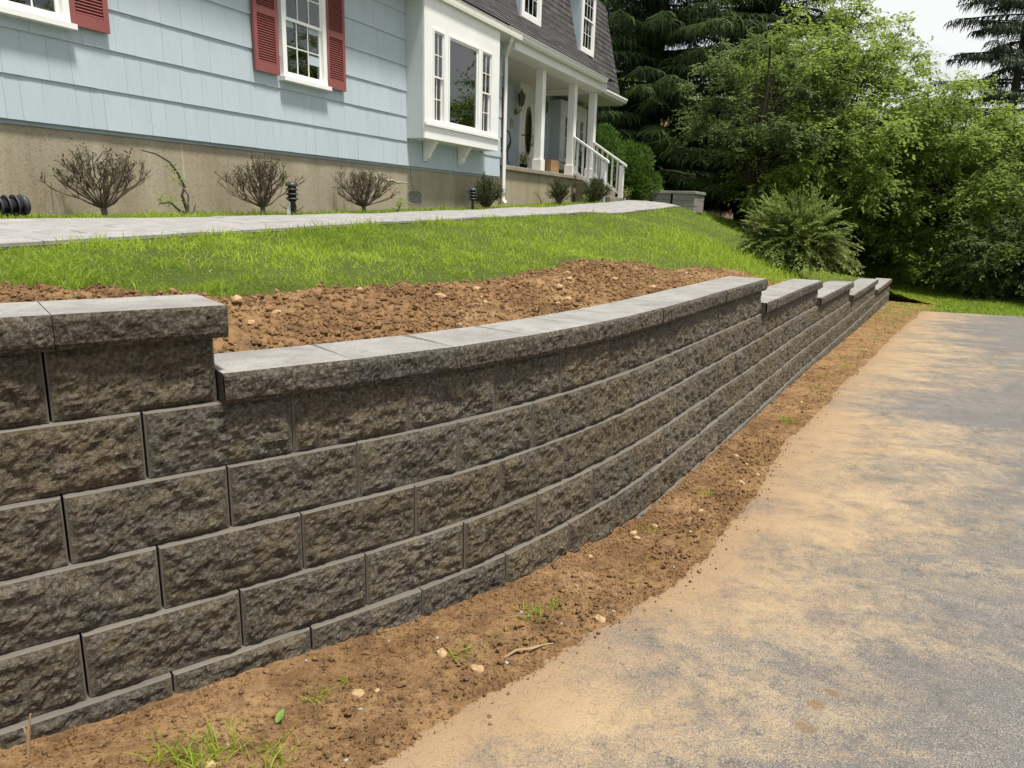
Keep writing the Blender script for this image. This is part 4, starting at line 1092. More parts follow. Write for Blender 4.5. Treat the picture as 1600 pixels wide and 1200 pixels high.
def conifer(seed, H, R0, nb, hang, z0=.8, zmax=None, lat=.8, dens=1.0, sag=.055, thick=.020, trunk_r=.28, taper=1.0, wild=.16):
    r = np.random.default_rng(seed); mb = MB(); zmax = zmax or H * .97
    mb.tube([(0, 0, -.4), (0, 0, H * .3), (0.05, 0, H * .6), (0, .05, H)], [trunk_r * 1.2, trunk_r * .85, trunk_r * .5, .02], 10)
    A0, A1, A2, RR, TT = [], [], [], [], []
    for i in range(nb):
        f = i / nb; zb = z0 + (zmax - z0) * f ** 1.15 + r.normal() * .2; az = i * 2.399 + r.normal() * .5
        L = R0 * (1 - (zb / H) ** 1.25 * taper) * r.uniform(.72, 1.12)
        if L < .25: continue
        ca, sa = math.cos(az), math.sin(az); rise = r.uniform(.02, .22); m = max(6, int(L * 7 * dens))
        rad = np.linspace(.05, 1, m) * L
        zz = zb + rise * rad - sag * rad ** 2 + .020 * np.maximum(0, rad - L * .65) ** 2 * 3
        wob = np.cumsum(r.normal(size=m)) * .02
        bx = ca * rad - sa * wob; by = sa * rad + ca * wob
        mb.tube([(0, 0, zb)] + [(bx[j], by[j], zz[j]) for j in range(0, m, max(1, m // 5))], [.035 * L / 3 + .012] + [(.03 * L / 3) * (1 - j / m) + .006 for j in range(0, m, max(1, m // 5))], 4, cap=False)
        shade = np.clip(r.normal(.42, .16), .1, .9)
        for sd_ in (-1, 1):
            ll = lat * (1.05 - .55 * rad / L) * r.uniform(.55, 1.2, m) * min(1, L / 2)
            an = az + sd_ * (1.0 + r.normal(size=m) * .2)
            nl = 5
            for q in range(nl):
                k_ = (q + .6 * r.random(m)) / nl
                px = bx + np.cos(an) * ll * k_; py = by + np.sin(an) * ll * k_; pz = zz - .18 * ll * k_ ** 2
                keep = (r.random(m) < .92)
                hl = hang * r.uniform(.35, 1.25, m) * (1.0 - .35 * k_)
                ou = r.normal(size=(m, 2)) * wild
                p0 = np.stack([px, py, pz], 1)[keep]
                ox = (np.cos(an) * .35 + ou[:, 0]); oy = (np.sin(an) * .35 + ou[:, 1])
                dn = 1.0
                p2 = p0 + np.stack([ox * hl, oy * hl, -hl * dn], 1)[keep]
                p1 = (p0 + p2) / 2 + np.stack([ox * hl * .25, oy * hl * .25, hl * .08], 1)[keep]
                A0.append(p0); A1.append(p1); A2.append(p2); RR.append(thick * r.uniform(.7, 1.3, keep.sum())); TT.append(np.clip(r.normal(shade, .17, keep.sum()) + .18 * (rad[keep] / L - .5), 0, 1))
            # the lateral shoots themselves
            p0 = np.stack([bx, by, zz], 1); p2 = np.stack([bx + np.cos(an) * ll, by + np.sin(an) * ll, zz - .18 * ll], 1)
            A0.append(p0); A1.append((p0 + p2) / 2 + np.array([0, 0, .03])); A2.append(p2); RR.append(np.full(m, thick * .9)); TT.append(np.clip(r.normal(shade, .1, m), 0, 1))
    return mb, cones(np.concatenate(A0), np.concatenate(A1), np.concatenate(A2), np.concatenate(RR), np.concatenate(TT))

def tree_mesh(mb, sp, leafm): return mb.mesh('trunk', M['bark'], True), npmesh('crown', sp[0], sp[1], leafm, attrs={'tint': sp[2]})
def place_tree(name, meshes, loc, rz, sc, label, cat, group=None, parts=('trunk', 'crown')):
    e = empty(name, loc, rz, label, cat, group); e.scale = (sc,) * 3 if not hasattr(sc, '__len__') else sc
    for n_, me in zip(parts, meshes): link(bpy.data.objects.new(n_, me), e)
    return e
def gz(x, y):
    """ground height under a plant"""
    s, t = wall_st([x], [y]); zu = float(z_up(np.array(x), np.array(y))); zl = float(z_low(x, y)) - .02
    return max(zu, zl) if (t[0] > 0 or s[0] > S_WALL) else zl

# ------------------------------------------------------------------ trees
TA = tree_mesh(*deciduous(101, 7.2, [(0, 0, 4.2, 3.0, 3.0, 2.6), (1.2, -.4, 2.7, 2.4, 2.2, 1.5), (-1.6, -.6, 2.9, 2.0, 2.0, 1.4), (0.3, .2, 6.0, 1.5, 1.5, 1.3), (1.9, .3, 5.4, 1.1, 1.2, 1.0)], 330, 185, .115, .48), M['leaf'])
TB = tree_mesh(*deciduous(102, 5.2, [(0, 0, 2.6, 2.4, 2.4, 2.2), (.8, -.8, 1.2, 2.0, 2.0, 1.1), (-.8, .2, 3.8, 1.5, 1.5, 1.2)], 270, 175, .11, .45, .10), M['leaf'])
TC = tree_mesh(*deciduous(103, 5.6, [(0, 0, 3.6, 1.9, 1.9, 1.6), (-.6, -.4, 2.4, 1.6, 1.6, .9)], 100, 110, .13, .5, .09), M['leafdull'])
TD = tree_mesh(*deciduous(104, 3.4, [(0, 0, 1.5, 1.9, 1.9, 1.5), (.5, -.5, .8, 1.8, 1.8, .8)], 220, 110, .11, .40, .06), M['leafdull'])
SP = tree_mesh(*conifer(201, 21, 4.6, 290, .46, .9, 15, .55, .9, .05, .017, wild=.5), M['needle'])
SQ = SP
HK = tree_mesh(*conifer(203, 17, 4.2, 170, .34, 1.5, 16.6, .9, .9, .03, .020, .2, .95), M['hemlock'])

def T(name, me, x, y, rz, sc, label, cat='tree', group=None, dz=0):
    return place_tree(name, me, (x, y, gz(x, y) + dz), rz, sc, label, cat, group)
T('spruce_tree', SP, 4.6, 26.5, .3, 1.0, 'dark weeping spruce beside the far end of the blue house', group='spruces behind the house')
T('spruce_tree', SQ, 8.6, 28.5, 1.9, 1.05, 'tall dark weeping spruce behind the broad light green tree', group='spruces behind the house')
T('spruce_tree', SP, 1.2, 32, 2.7, 1.1, 'dark spruce standing behind the blue house roof', group='spruces behind the house')
T('leafy_tree', TA, 9.2, 22.6, .6, 1.1, 'broad light green tree reaching low over the end of the lawn')
T('slender_tree', TC, 6.6, 21.3, 2.0, 1.0, 'slender pale leaved tree in front of the dark spruce')
T('leafy_tree', TB, 12.5, 22.0, 1.1, 1.12, 'round light green tree with branches sweeping to the ground beyond the driveway')
T('leafy_tree', TB, 14.2, 19.6, 3.9, 1.0, 'wide light green tree overhanging the far driveway corner')
T('leafy_tree', TB, 12.9, 25.5, 2.4, 1.0, 'tall light green tree rising behind the round sweeping tree')
T('shrub', TD, 10.6, 26.5, 0.4, .9, 'dark leafy shrub under the broad light green tree', 'shrub')
T('shrub', TD, 12.6, 19.0, 2.2, .8, 'dull green leafy shrub at the grass edge beyond the driveway', 'shrub')
T('shrub', TD, 13.9, 17.2, 4.2, .75, 'dark glossy shrub beside the far driveway corner', 'shrub')
T('hemlock_tree', HK, 21.6, 34, 0.9, 1.12, 'thin grey green hemlock standing against the bright sky')
for i, (x, y, me, sc) in enumerate([(12.5, 40, TA, 1.2), (16.5, 36, TB, 1.1), (7.5, 42, TA, 1.25), (3, 44, TA, 1.3), (19, 30, TB, .95), (-3, 44, TA, 1.3), (24, 28, TB, .95)]):
    T('woodland_tree', me, x, y, i * 1.3, sc, 'leafy woodland tree far behind the spruces and the light green trees', 'tree', 'woodland trees in the background')
for i, (x, y, me, sc) in enumerate([(19.5, 20, TA, 1.25), (21, 14.5, SQ, .7), (23, 9, TA, 1.3), (18.5, 24.0, TB, 1.0)]):
    T('roadside_tree', me, x, y, 2 + i * 1.7, sc, 'tree across the driveway mirrored in the house windows', 'tree', 'trees across the driveway')

# ------------------------------------------------------------------ grass
def blades(x, y, z, h, w, tint, seed, lean=.45):
    r = np.random.default_rng(seed); n = len(x); az = r.random(n) * 6.283; le = lean * r.random(n) + .08
    d = np.stack([np.cos(az), np.sin(az)], 1); sd_ = np.stack([-d[:, 1], d[:, 0]], 1)
    ph = r.random(n) * 6.283; sd_ = np.stack([np.cos(ph), np.sin(ph)], 1)
    b = np.stack([x, y, z - .012], 1)
    def P(k_, off, ww):
        q = b.copy(); q[:, :2] += d * (h * le * k_ ** 1.8 * 1.2)[:, None] + sd_ * (w * ww * off)[:, None]; q[:, 2] += h * k_ * (1 - .35 * le * k_); return q
    V = np.stack([P(0, -.5, 1), P(0, .5, 1), P(.55, -.5, .8), P(.55, .5, .8), P(1, 0, 0)], 1).reshape(-1, 3)
    k_ = (np.arange(n) * 5)[:, None]
    F = np.concatenate([k_ + np.array([[0, 1, 3]]), k_ + np.array([[0, 3, 2]]), k_ + np.array([[2, 3, 4]])], 0)
    return V, F, np.repeat(tint, 5)
def build_grass():
    r = np.random.default_rng(51); N = 640000
    dist = np.exp(r.uniform(math.log(1.9), math.log(27), N)); an = r.uniform(math.radians(-62), math.radians(50), N)
    x = dist * np.sin(an); y = dist * np.cos(an)
    s, t = wall_st(x, y); a, b = HAB(x, y)
    on_walk = (b > 1.09) & (b < 2.33) & (a < 17.7) & (a > -3)
    edge = soil_edge(s)
    ok = (t > edge - .02 + .5 * (fbm(x * 5, y * 5, 71, 3) - .5)) & (s < S_WALL) & (b > .02) & ~on_walk
    ok &= ~((a > 16.3) & (a < 17.75) & (b < 1.0)) & ~((a > 18.8) & (a < 20.6) & (b > .9) & (b < 2.4))
    sp = fbm(x * 3.1, y * 3.1, 61, 3); ok &= r.random(N) < np.clip(.42 + 1.5 * (sp - .35), 0, 1) * np.where(t < edge + .12, .45, 1)
    x, y, t, edge, dist, b = x[ok], y[ok], t[ok], edge[ok], dist[ok], b[ok]; n = len(x)
    z = z_up(x, y) + .035 * (fbm(x * 1.1, y * 1.1, 31, 4) - .5)
    pat = fbm(x * .9, y * .9, 63, 3)
    cl = fbm(x * 6.5, y * 6.5, 65, 3); h = (.022 + .050 * r.random(n) ** 1.6) * (.45 + 1.0 * fbm(x * 2.2, y * 2.2, 64, 3) + 2.6 * np.maximum(0, cl - .47)) * np.where((b > 2.3) & (b < 2.55), 1.25, 1)
    w = .0024 + .00075 * dist
    tint = np.clip(.16 + 1.3 * (pat - .35) + .22 * sstep(-2.5, 1.0, x) + 1.1 * (cl - .5) + .9 * (fbm(x * 2.6, y * 2.6, 72, 3) - .5) + r.normal(0, .20, n), 0, 1)
    V, F, Tn = blades(x, y, z, h, w, tint, 52, .9)
    o = npobj('lawn_grass', V, F, M['grass'], attrs={'tint': Tn}); tag(o, 'bright green lawn grass covering the slope below the walkway', 'grass', kind='stuff')
    m = r.random(n) < .06; m &= t < edge + .9
    V, F, Tn = blades(x[m], y[m], z[m], h[m] * .8, w[m] * 1.2, r.random(m.sum()), 53, 1.8)
    tag(npobj('dry_grass', V, F, M['drygrass'], attrs={'tint': Tn}), 'scattered dry straw coloured grass among the lawn edge', 'grass', kind='stuff')
    # far turf beyond the end of the wall and along the strip
    N = 120000; x = r.uniform(2.5, 17, N); y = r.uniform(8, 30, N); s, t = wall_st(x, y); zu = z_up(x, y); zl = z_low(x, y) - .02
    yf = 15.25 - .24 * np.maximum(0, x - 8.6)
    ok = ((s > S_WALL) & ~((x > x_edge(y)) & (y < yf + .03))) | ((t < -.05) & (x < x_edge(y) - .05) & (s > 10.5) & (r.random(N) < .8 * sstep(10.5, 17, s))) | ((x > x_edge(np.minimum(y, 15))) & (y > yf + .02))
    x, y = x[ok], y[ok]; n = len(x); s, t = wall_st(x, y); z = np.maximum(np.where((t > 0) | (s > S_WALL), z_up(x, y), -9), z_low(x, y) - .02)
    d = np.hypot(x, y); tint = np.clip(.45 * fbm(x * .7, y * .7, 66, 3) + .1 + r.normal(0, .15, n), 0, 1)
    V, F, Tn = blades(x, y, z, .04 + .05 * r.random(n), .006 + .0009 * d, tint, 54, .8)
    tag(npobj('far_grass', V, F, M['grass'], attrs={'tint': Tn}), 'shaded short grass beyond the wall end and the driveway', 'grass', kind='stuff')
    # rank weeds next to the arching shrub
    N = 4200; x = r.normal(3.1, .75, N); y = r.normal(10.9, 1.0, N); s, t = wall_st(x, y); ok = (t > .45) & (t < 2.6); x, y = x[ok], y[ok]; n = len(x)
    V, F, Tn = blades(x, y, z_up(x, y), .06 + .20 * r.random(n) ** 1.6 * (.4 + 1.1 * fbm(x * 3, y * 3, 70, 2)), np.full(n, .010), np.clip(r.normal(.6, .2, n), 0, 1), 55, .9)
    tag(npobj('rank_weeds', V, F, M['grass'], attrs={'tint': Tn}), 'tall pale weeds and rank grass beside the arching shrub', 'weeds', kind='stuff')
build_grass()

# ------------------------------------------------------------------ shrubs by the house and wall
def arching_shrub(seed, n, R_, H_, leafl, per, tintm=.5):
    r = np.random.default_rng(seed); mb = MB(); P, D, N_, TT = [], [], [], []
    for i in range(n):
        az = r.random() * 6.283; el = r.uniform(.02, 1.25) ; L = r.uniform(.6, 1.1)
        end = np.array([math.cos(az) * math.cos(el) * R_, math.sin(az) * math.cos(el) * R_, math.sin(el) * H_]) * L
        end[2] = max(end[2], .12)
        m = end * .5 + np.array([0, 0, .42 * H_ * math.cos(el)]) + r.normal(size=3) * .08; k_ = np.linspace(0, 1, per)[:, None]
        c = 2 * k_ * (1 - k_) * m + k_ ** 2 * end
        if i % 3 == 0: mb.tube([c[0], c[per // 3], c[2 * per // 3], c[-1]], [.010, .008, .005, .002], 3, cap=False)
        tg = np.gradient(c, axis=0); tg /= np.linalg.norm(tg, axis=1, keepdims=True) + 1e-9
        sh = np.clip(r.normal(tintm, .26), 0, 1)
        lo = per // 4
        for sg in (-1, 1):
            sv = np.cross(tg, [0, 0, 1.0]) * sg
            P.append(c[lo:]); D.append((tg * .75 + sv * .7 + r.normal(size=c.shape) * .22)[lo:]); TT.append(np.clip(sh + .25 * (k_[:, 0] - .6) + r.normal(0, .08, per), 0, 1)[lo:])
    P, D, TT = np.concatenate(P), np.concatenate(D), np.concatenate(TT); n = len(P); L = leafl * r.uniform(.7, 1.2, n)
    return mb, rhomb(P, D, r.normal(size=(n, 3)) * .3 + np.array([0, 0, 1.]), L, L * .34, TT, .1)
YW = tree_mesh(*arching_shrub(301, 640, 1.02, 1.38, .08, 30, .62), M['yew'])
e = T('arching_shrub', YW, 4.45, 11.9, 0, (1.0, 1.0, 1.0), 'spreading evergreen shrub with arching sprays behind the lower wall steps', 'shrub')
e.children[0].name = 'stems'; e.children[1].name = 'foliage'

def dome_shrub(seed, lobes, n, leafl, wr=.35):
    r = np.random.default_rng(seed); P, D, TT = [], [], []
    vol = np.array([l[3] * l[5] for l in lobes]); vol = vol / vol.sum()
    for l, k_ in zip(lobes, vol):
        m = int(n * k_); d = r.normal(size=(m, 3)); d /= np.linalg.norm(d, axis=1, keepdims=True); q = (.70 + .32 * r.random(m) ** .6)[:, None]
        lump = 1 + .34 * (fbm(d[:, 0] * 5 + 9 + d[:, 1] * 2, d[:, 2] * 6 + d[:, 1] * 4 + 5, seed, 2) - .5)[:, None]
        P.append(np.array(l[:3]) + d * np.array(l[3:]) * q * lump); D.append(d + np.array([0, 0, .55]) + r.normal(size=(m, 3)) * .35); TT.append(np.clip(r.normal(.42 + 1.6 * (lump[:, 0] - 1), .25), 0, 1))
    P, D, TT = np.concatenate(P), np.concatenate(D), np.concatenate(TT); P[:, 2] = np.maximum(P[:, 2], .03); m = len(P); L = leafl * r.uniform(.7, 1.25, m)
    return rhomb(P, D, r.normal(size=(m, 3)), L, L * wr, TT, .1)
def dome(name, loc, sp, mat_, label, cat='shrub', group=None, core=None, sc=1.0, rz=0):
    e = empty(name, loc, rz, label, cat, group); e.scale = (sc,) * 3
    mb = MB(); mb.tube([(0, 0, -.1), (.01, 0, .12), (0, .01, core or .4)], [.03, .025, .012], 6)
    r = random.Random(5)
    for i in range(7): t = i * .9; mb.tube([(0, 0, .05), (math.cos(t) * .12, math.sin(t) * .12, .2), (math.cos(t) * .22, math.sin(t) * .22, (core or .4) * .8)], [.014, .010, .005], 4)
    mb.obj('stem', M['bark'], e); npobj('foliage', sp[0], sp[1], mat_, e, attrs={'tint': sp[2]}); return e
def HG(a, b): x, y, _ = HP(a, b); return (x, y, gz(x, y))
G1 = dome_shrub(401, [(0, 0, .55, .58, .58, .62), (-.25, .1, 1.05, .46, .46, .5), (.12, -.1, .95, .45, .45, .48), (.42, -.25, .35, .40, .40, .42)], 9000, .10)
dome('globe_conifer', HG(19.2, .45), G1, M['globe'], 'lumpy bright green dwarf conifer beside the porch steps', core=.9)
G2 = dome_shrub(402, [(0, 0, .8, .55, .55, .85), (0, 0, 1.4, .36, .36, .45)], 6000, .10)
dome('globe_conifer', HG(18.35, .0), G2, M['globe'], 'taller green dwarf conifer behind the stair railings', core=1.0)
def clipped(seed, w, h, nst):
    r = np.random.default_rng(seed); mb = MB(); P, D, TT = [], [], []
    for i in range(nst):
        az = r.random() * 6.283; el = r.uniform(.35, 1.5); end = np.array([math.cos(az) * math.cos(el) * w, math.sin(az) * math.cos(el) * w, .06 + math.sin(el) * h]) * r.uniform(.8, 1.08)
        m = end * .5 + np.array([0, 0, .04]) + r.normal(size=3) * .02
        mb.tube([(0, 0, -.03), m, end], [.009, .006, .002], 4, cap=False)
        k_ = r.uniform(.45, 1, 34)[:, None]; P.append(2 * k_ * (1 - k_) * m + k_ ** 2 * end + r.normal(size=(34, 3)) * .016); D.append(r.normal(size=(34, 3)) * .6 + end / np.linalg.norm(end)); TT.append(np.clip(r.normal(.45, .25, 34), 0, 1))
    P, D, TT = np.concatenate(P), np.concatenate(D), np.concatenate(TT); n = len(P)
    L = r.uniform(.025, .05, n); return mb, rhomb(P, D, r.normal(size=(n, 3)), L, L * .35, TT, .1)
def place_pair(name, loc, pr, mats, label, names, cat='shrub', group=None, rz=0, sc=1.0):
    e = empty(name, loc, rz, label, cat, group); e.scale = (sc,) * 3
    pr[0].obj(names[0], mats[0], e)
    if pr[1] is not None: npobj(names[1], pr[1][0], pr[1][1], mats[1], e, attrs={'tint': pr[1][2]})
    return e
for a_, b_, w_, h_, ns, lb in [(11.25, .45, .36, .46, 120, 'small dark clipped shrub beside the white downspout'), (14.45, .45, .34, .42, 70, 'thin clipped shrub with showing stems below the porch slab'), (16.15, .65, .42, .46, 170, 'dense dark clipped shrub at the foot of the porch steps')]:
    place_pair('clipped_shrub', HG(a_, b_), clipped(int(a_ * 100), w_, h_, ns), (M['twig'], M['smallshrub']), lb, ('stems', 'foliage'))

def bare_shrub(seed, w, h, nmain):
    """pruned leafless shrub: short trunk and forking upright twigs"""
    r = random.Random(seed); mb = MB(); tips = []
    mb.tube([(0, 0, -.06), (.008, 0, .04), (0, .005, .10)], [.032, .027, .026], 7)
    def grow(p, d, L, rad, lev):
        d = d.normalized(); bend = Vector((r.gauss(0, .24), r.gauss(0, .24), r.uniform(.0, .32)))
        p1 = p + d * L * .5; d2 = (d + bend).normalized(); p2 = p1 + d2 * L * .5
        mb.tube([p, p1, p2], [rad, rad * .8, rad * .62], 4 if lev > 0 else 5, cap=False)
        if lev >= 3: tips.append(p2); return
        for i in range(r.choice((2, 2, 3, 3) if lev < 2 else (1, 2, 3, 3))):
            dd = d2 + Vector((r.gauss(0, .38), r.gauss(0, .38), r.uniform(-.05, .25))); grow(p2, dd, L * r.uniform(.55, .85), rad * .68, lev + 1)
    for i in range(nmain):
        az = 2 * math.pi * (i + r.random() * .6) / nmain; el = r.uniform(.35, 1.25)
        d = Vector((math.cos(az) * math.cos(el) * w / .45, math.sin(az) * math.cos(el) * w / .45, math.sin(el) * h / .5)); grow(Vector((0, 0, .08)), d, r.uniform(.16, .21) * d.length ** .4, .0105, 0)
    rr = np.random.default_rng(seed); P = np.array(tips); n = len(P)
    sel = rr.random(n) < .6; P = np.repeat(P[sel], 3, 0) + rr.normal(size=(sel.sum() * 3, 3)) * .012; n = len(P)
    return mb, rhomb(P, rr.normal(size=(n, 3)) + np.array([0, 0, .6]), rr.normal(size=(n, 3)), rr.uniform(.016, .036, n), rr.uniform(.008, .016, n), rr.uniform(.2, .7, n), .1)
for a_, b_, w_, h_, nm_, lb in [(4.29, .38, .50, .50, 26, 'wide bare pruned shrub on a short stump, by the wall below the plain siding'), (6.12, .42, .43, .52, 30, 'bare pruned shrub standing next to the louvred path light'), (7.95, .38, .48, .40, 34, 'low bare pruned shrub with fan of upright twigs near the white wall crack')]:
    place_pair('bare_shrub', HG(a_, b_), bare_shrub(int(a_ * 77), w_, h_, nm_), (M['twig'], M['smallshrub']), lb, ('branches', 'buds')).children[1]['kind'] = 'stuff'
def twisty(loc, rz, paths, leaves, label, seed):
    mb = MB(); r = np.random.default_rng(seed); P = []
    for pts, rad in paths: mb.tube(pts, [rad * (1 - .7 * i / (len(pts) - 1)) for i in range(len(pts))], 5)
    for (c, n_, s_) in leaves: P.append(np.array(c) + r.normal(size=(n_, 3)) * s_)
    P = np.concatenate(P); n = len(P); L = r.uniform(.02, .038, n)
    place_pair('twisted_dwarf_shrub', loc, (mb, rhomb(P, r.normal(size=(n, 3)) + np.array([0, 0, .4]), r.normal(size=(n, 3)) * .5 + np.array([0, 0, 1.]), L, L * .5, r.uniform(.45, 1, n), .1)), (M['bark'], M['leaf']), label, ('branches', 'foliage'), 'shrub', None, rz)
HR = math.radians(90) - HA
twisty(HG(5.12, .45), HR, [([(0, 0, -.03), (-.02, 0, .08), (-.06, 0, .2), (-.02, 0, .28), (-.07, .02, .40), (-.15, .03, .50), (-.28, .04, .56), (-.42, .05, .58)], .018), ([(0, 0, .02), (-.12, -.02, .06), (-.22, -.03, .13), (-.36, -.05, .12)], .015), ([(.0, 0, .02), (.06, 0, .04), (.10, .01, .12)], .013), ([(0, 0, .05), (.03, .02, .2), (-.03, .03, .3)], .011)],
       [((-.24, -.03, .15), 60, .035), ((-.33, -.04, .14), 40, .03), ((-.06, .02, .33), 40, .03), ((-.13, .03, .44), 20, .025), ((-.05, 0, .14), 20, .02)], 'twisted dwarf shrub with one long arching bare twig', 5)
twisty(HG(6.62, .42), HR, [([(0, 0, -.03), (.02, 0, .08), (-.01, 0, .2), (-.05, .01, .30), (-.11, .02, .36)], .014), ([(0, 0, .03), (.10, .01, .06), (.17, .01, .10)], .010), ([(0, 0, .05), (-.12, 0, .06), (-.24, 0, .11)], .009)],
       [((-.06, .01, .31), 40, .03), ((0, 0, .2), 40, .03), ((-.1, .02, .36), 20, .02)], 'small twisted dwarf shrub just behind the louvred path light', 6)
twisty(HG(8.62, .45), HR, [([(0, 0, -.03), (.05, 0, .07), (.12, 0, .11)], .012), ([(0, 0, .02), (-.12, 0, .05)], .01)], [((.06, 0, .10), 110, .04), ((.12, 0, .14), 40, .03)], 'tiny low shrub tuft right of the fan shaped bare shrub', 7)
twisty(HG(13.6, .45), HR, [([(0, 0, -.03), (-.1, 0, .12), (-.25, 0, .2), (-.4, .02, .24)], .013), ([(0, 0, .02), (.08, 0, .14)], .011)], [((-.2, 0, .2), 60, .05), ((-.38, .02, .25), 50, .045)], 'straggling pale shrub leaning along the porch foundation', 8)
twisty(HG(15.2, .75), HR, [([(0, 0, -.03), (.05, 0, .10), (.12, 0, .14)], .012)], [((.04, 0, .12), 90, .05)], 'tiny leafy shrub between the two porch shrubs', 9)
twisty(HG(17.0, 1.03), HR, [([(0, 0, -.03), (.1, 0, .15), (.3, 0, .2)], .013)], [((.1, 0, .18), 110, .07), ((.3, 0, .22), 80, .06)], 'pale straggling shrub in front of the porch steps', 10)

# ------------------------------------------------------------------ path lights
def path_light(loc, rot, label, sc=1.0, box=False):
    e = empty('path_light', loc, 0, label, 'path light', 'louvred path lights in the bed'); e.rotation_euler = rot; e.scale = (sc,) * 3
    MB().lathe([(.022, -.06), (.022, .14), (.03, .15), (.05, .16)], 12).obj('post', M['galv'], e, True)
    MB().lathe([(.042, .15), (.042, .315)], 12).obj('lens', M['dark'], e, True)
    for k_ in range(3): z = .168 + .048 * k_; MB().lathe([(.045, z + .012), (.066, z), (.068, z + .008), (.047, z + .024)], 18).obj('louvre_ring', M['galv'], e, True)
    MB().lathe([(.066, .308), (.068, .316), (.058, .338), (.03, .352), (.002, .356)], 18).obj('cap', M['galv'], e, True)
    if box: MB().box(.024, .06, -.022, .022, .0, .12).obj('stake_block', M['whiteworn'], e)
path_light(HG(6.37, .62), (0, 0, HR + 2.4), 'louvred path light on a short post beside the second bare shrub', 1.02, True)
path_light(HG(10.46, .62), (0, 0, 0), 'louvred path light in front of the small dark clipped shrub', .95)
g_ = HG(3.36, .55)
path_light((g_[0] - .25 * UX, g_[1] - .25 * UY, g_[2] + .085), (0, math.radians(86), HR - .1), 'black louvred lamp head lying on its side in the bed grass', 1.2)

# ------------------------------------------------------------------ low block pillars at the end of the walkway
M['pillarblock'] = concrete('grey_pillar_block', (.30, .29, .265), .35, 5)
def pillar(a0, a1, b0, b1, h, label, seed):
    x, y, z = HP((a0 + a1) / 2, (b0 + b1) / 2); z = gz(x, y) - .04
    e = empty('block_pillar', (x, y, z), HR, label, 'pillar'); r = random.Random(seed); L, W = (a1 - a0) / 2, (b1 - b0) / 2
    n = max(2, int(round((h - .07) / .15))); ch = (h - .07) / n
    for i in range(n):
        na = max(1, round(2 * L / .4)); off = r.random() * .1
        for j in range(na):
            x0 = -L + 2 * L * j / na; x1 = -L + 2 * L * (j + 1) / na
            MB().box(x0 + .003, x1 - .003, -W + r.uniform(0, .008), W - r.uniform(0, .008), i * ch, (i + 1) * ch - .004).obj('block', M['pillarblock'], e, bevel=.006)
    MB().box(-L - .03, L + .03, -W - .03, W + .03, h - .07, h).obj('cap_stone', M['captop'], e, bevel=.008)
pillar(18.95, 20.1, 1.72, 2.28, .52, 'higher grey block pillar at the end of the paver walkway', 1)
pillar(19.0, 19.6, 1.15, 1.66, .36, 'lower grey block wall piece beside the pillar at the walkway end', 2)

# ------------------------------------------------------------------ things on the porch
def porch_loc(a, b, z=2.356): return HP(a, b, z)
c_ = empty('patio_chair', porch_loc(14.55, -1.05), HR + 2.2, 'dark metal patio chair with curved arms on the porch', 'chair')
MB().lathe([(.22, .40), (.23, .415), (.22, .43)], 16).obj('seat', M['black'], c_, True)
for sx in (-1, 1):
    for sy in (-1, 1): MB().tube([(sx * .18, sy * .18, .41), (sx * .2, sy * .2, .2), (sx * .25, sy * .25, 0)], .012, 6).obj('leg', M['black'], c_)
    MB().tube([(sx * .2, -.2, .41), (sx * .27, -.16, .55), (sx * .28, .0, .62), (sx * .25, .18, .66)], .012, 6).obj('armrest', M['black'], c_)
MB().tube([(-.2, .2, .41), (-.25, .22, .6), (-.2, .24, .78), (0, .25, .86), (.2, .24, .78), (.25, .22, .6), (.2, .2, .41)], .013, 6).tube([(-.1, .21, .42), (-.12, .24, .65), (0, .25, .8), (.12, .24, .65), (.1, .21, .42)], .009, 6).obj('backrest', M['black'], c_)
bx_ = empty('cardboard_box', porch_loc(15.98, -.47), HR, 'closed brown cardboard box standing on the porch slab', 'box')
MB().box(-.23, .23, -.17, .17, 0, .31).obj('carton', M['card'], bx_, bevel=.004)
MB().box(-.2315, .2315, -.03, .03, .2, .3125).box(-.06, .06, -.1715, .1715, .10, .16).obj('tape', M['tape'], bx_)
pt = empty('potted_plant', porch_loc(15.25, -.75), 0, 'small green plant in a dark pot beside the porch door', 'plant')
MB().lathe([(.05, 0), (.06, .02), (.09, .16), (.1, .17), (.09, .18)], 14).obj('pot', M['black'], pt, True)
r_ = np.random.default_rng(8); P_ = np.array([0, 0, .26]) + r_.normal(size=(500, 3)) * np.array([.06, .06, .07])
sp_ = rhomb(P_, r_.normal(size=(500, 3)) + [0, 0, .8], r_.normal(size=(500, 3)), r_.uniform(.03, .06, 500), r_.uniform(.012, .02, 500), r_.random(500), .1)
npobj('foliage', sp_[0], sp_[1], M['leaf'], pt, attrs={'tint': sp_[2]})
bp = empty('birch_pole', porch_loc(16.10, -.75), 0, 'white birch pole with dark bands and green sprig on the porch', 'decoration')
MB().tube([(0, 0, 0), (.01, 0, .5), (0, .01, .92)], [.05, .045, .04], 10).obj('pole', M['white'], bp, True)
for z_ in (.12, .30, .42, .61, .80, .88): MB().lathe([(.0505, z_), (.0515, z_ + .015), (.0505, z_ + .03)], 10).obj('bark_band', M['black'], bp)
P_ = np.array([-.10, .06, .72]) + r_.normal(size=(140, 3)) * np.array([.06, .06, .09])
sp_ = rhomb(P_, r_.normal(size=(140, 3)), r_.normal(size=(140, 3)), r_.uniform(.04, .07, 140), r_.uniform(.015, .03, 140), r_.random(140), .1)
tag(npobj('sprig', sp_[0], sp_[1], M['leaf'], bp, attrs={'tint': sp_[2]}), kind='stuff')

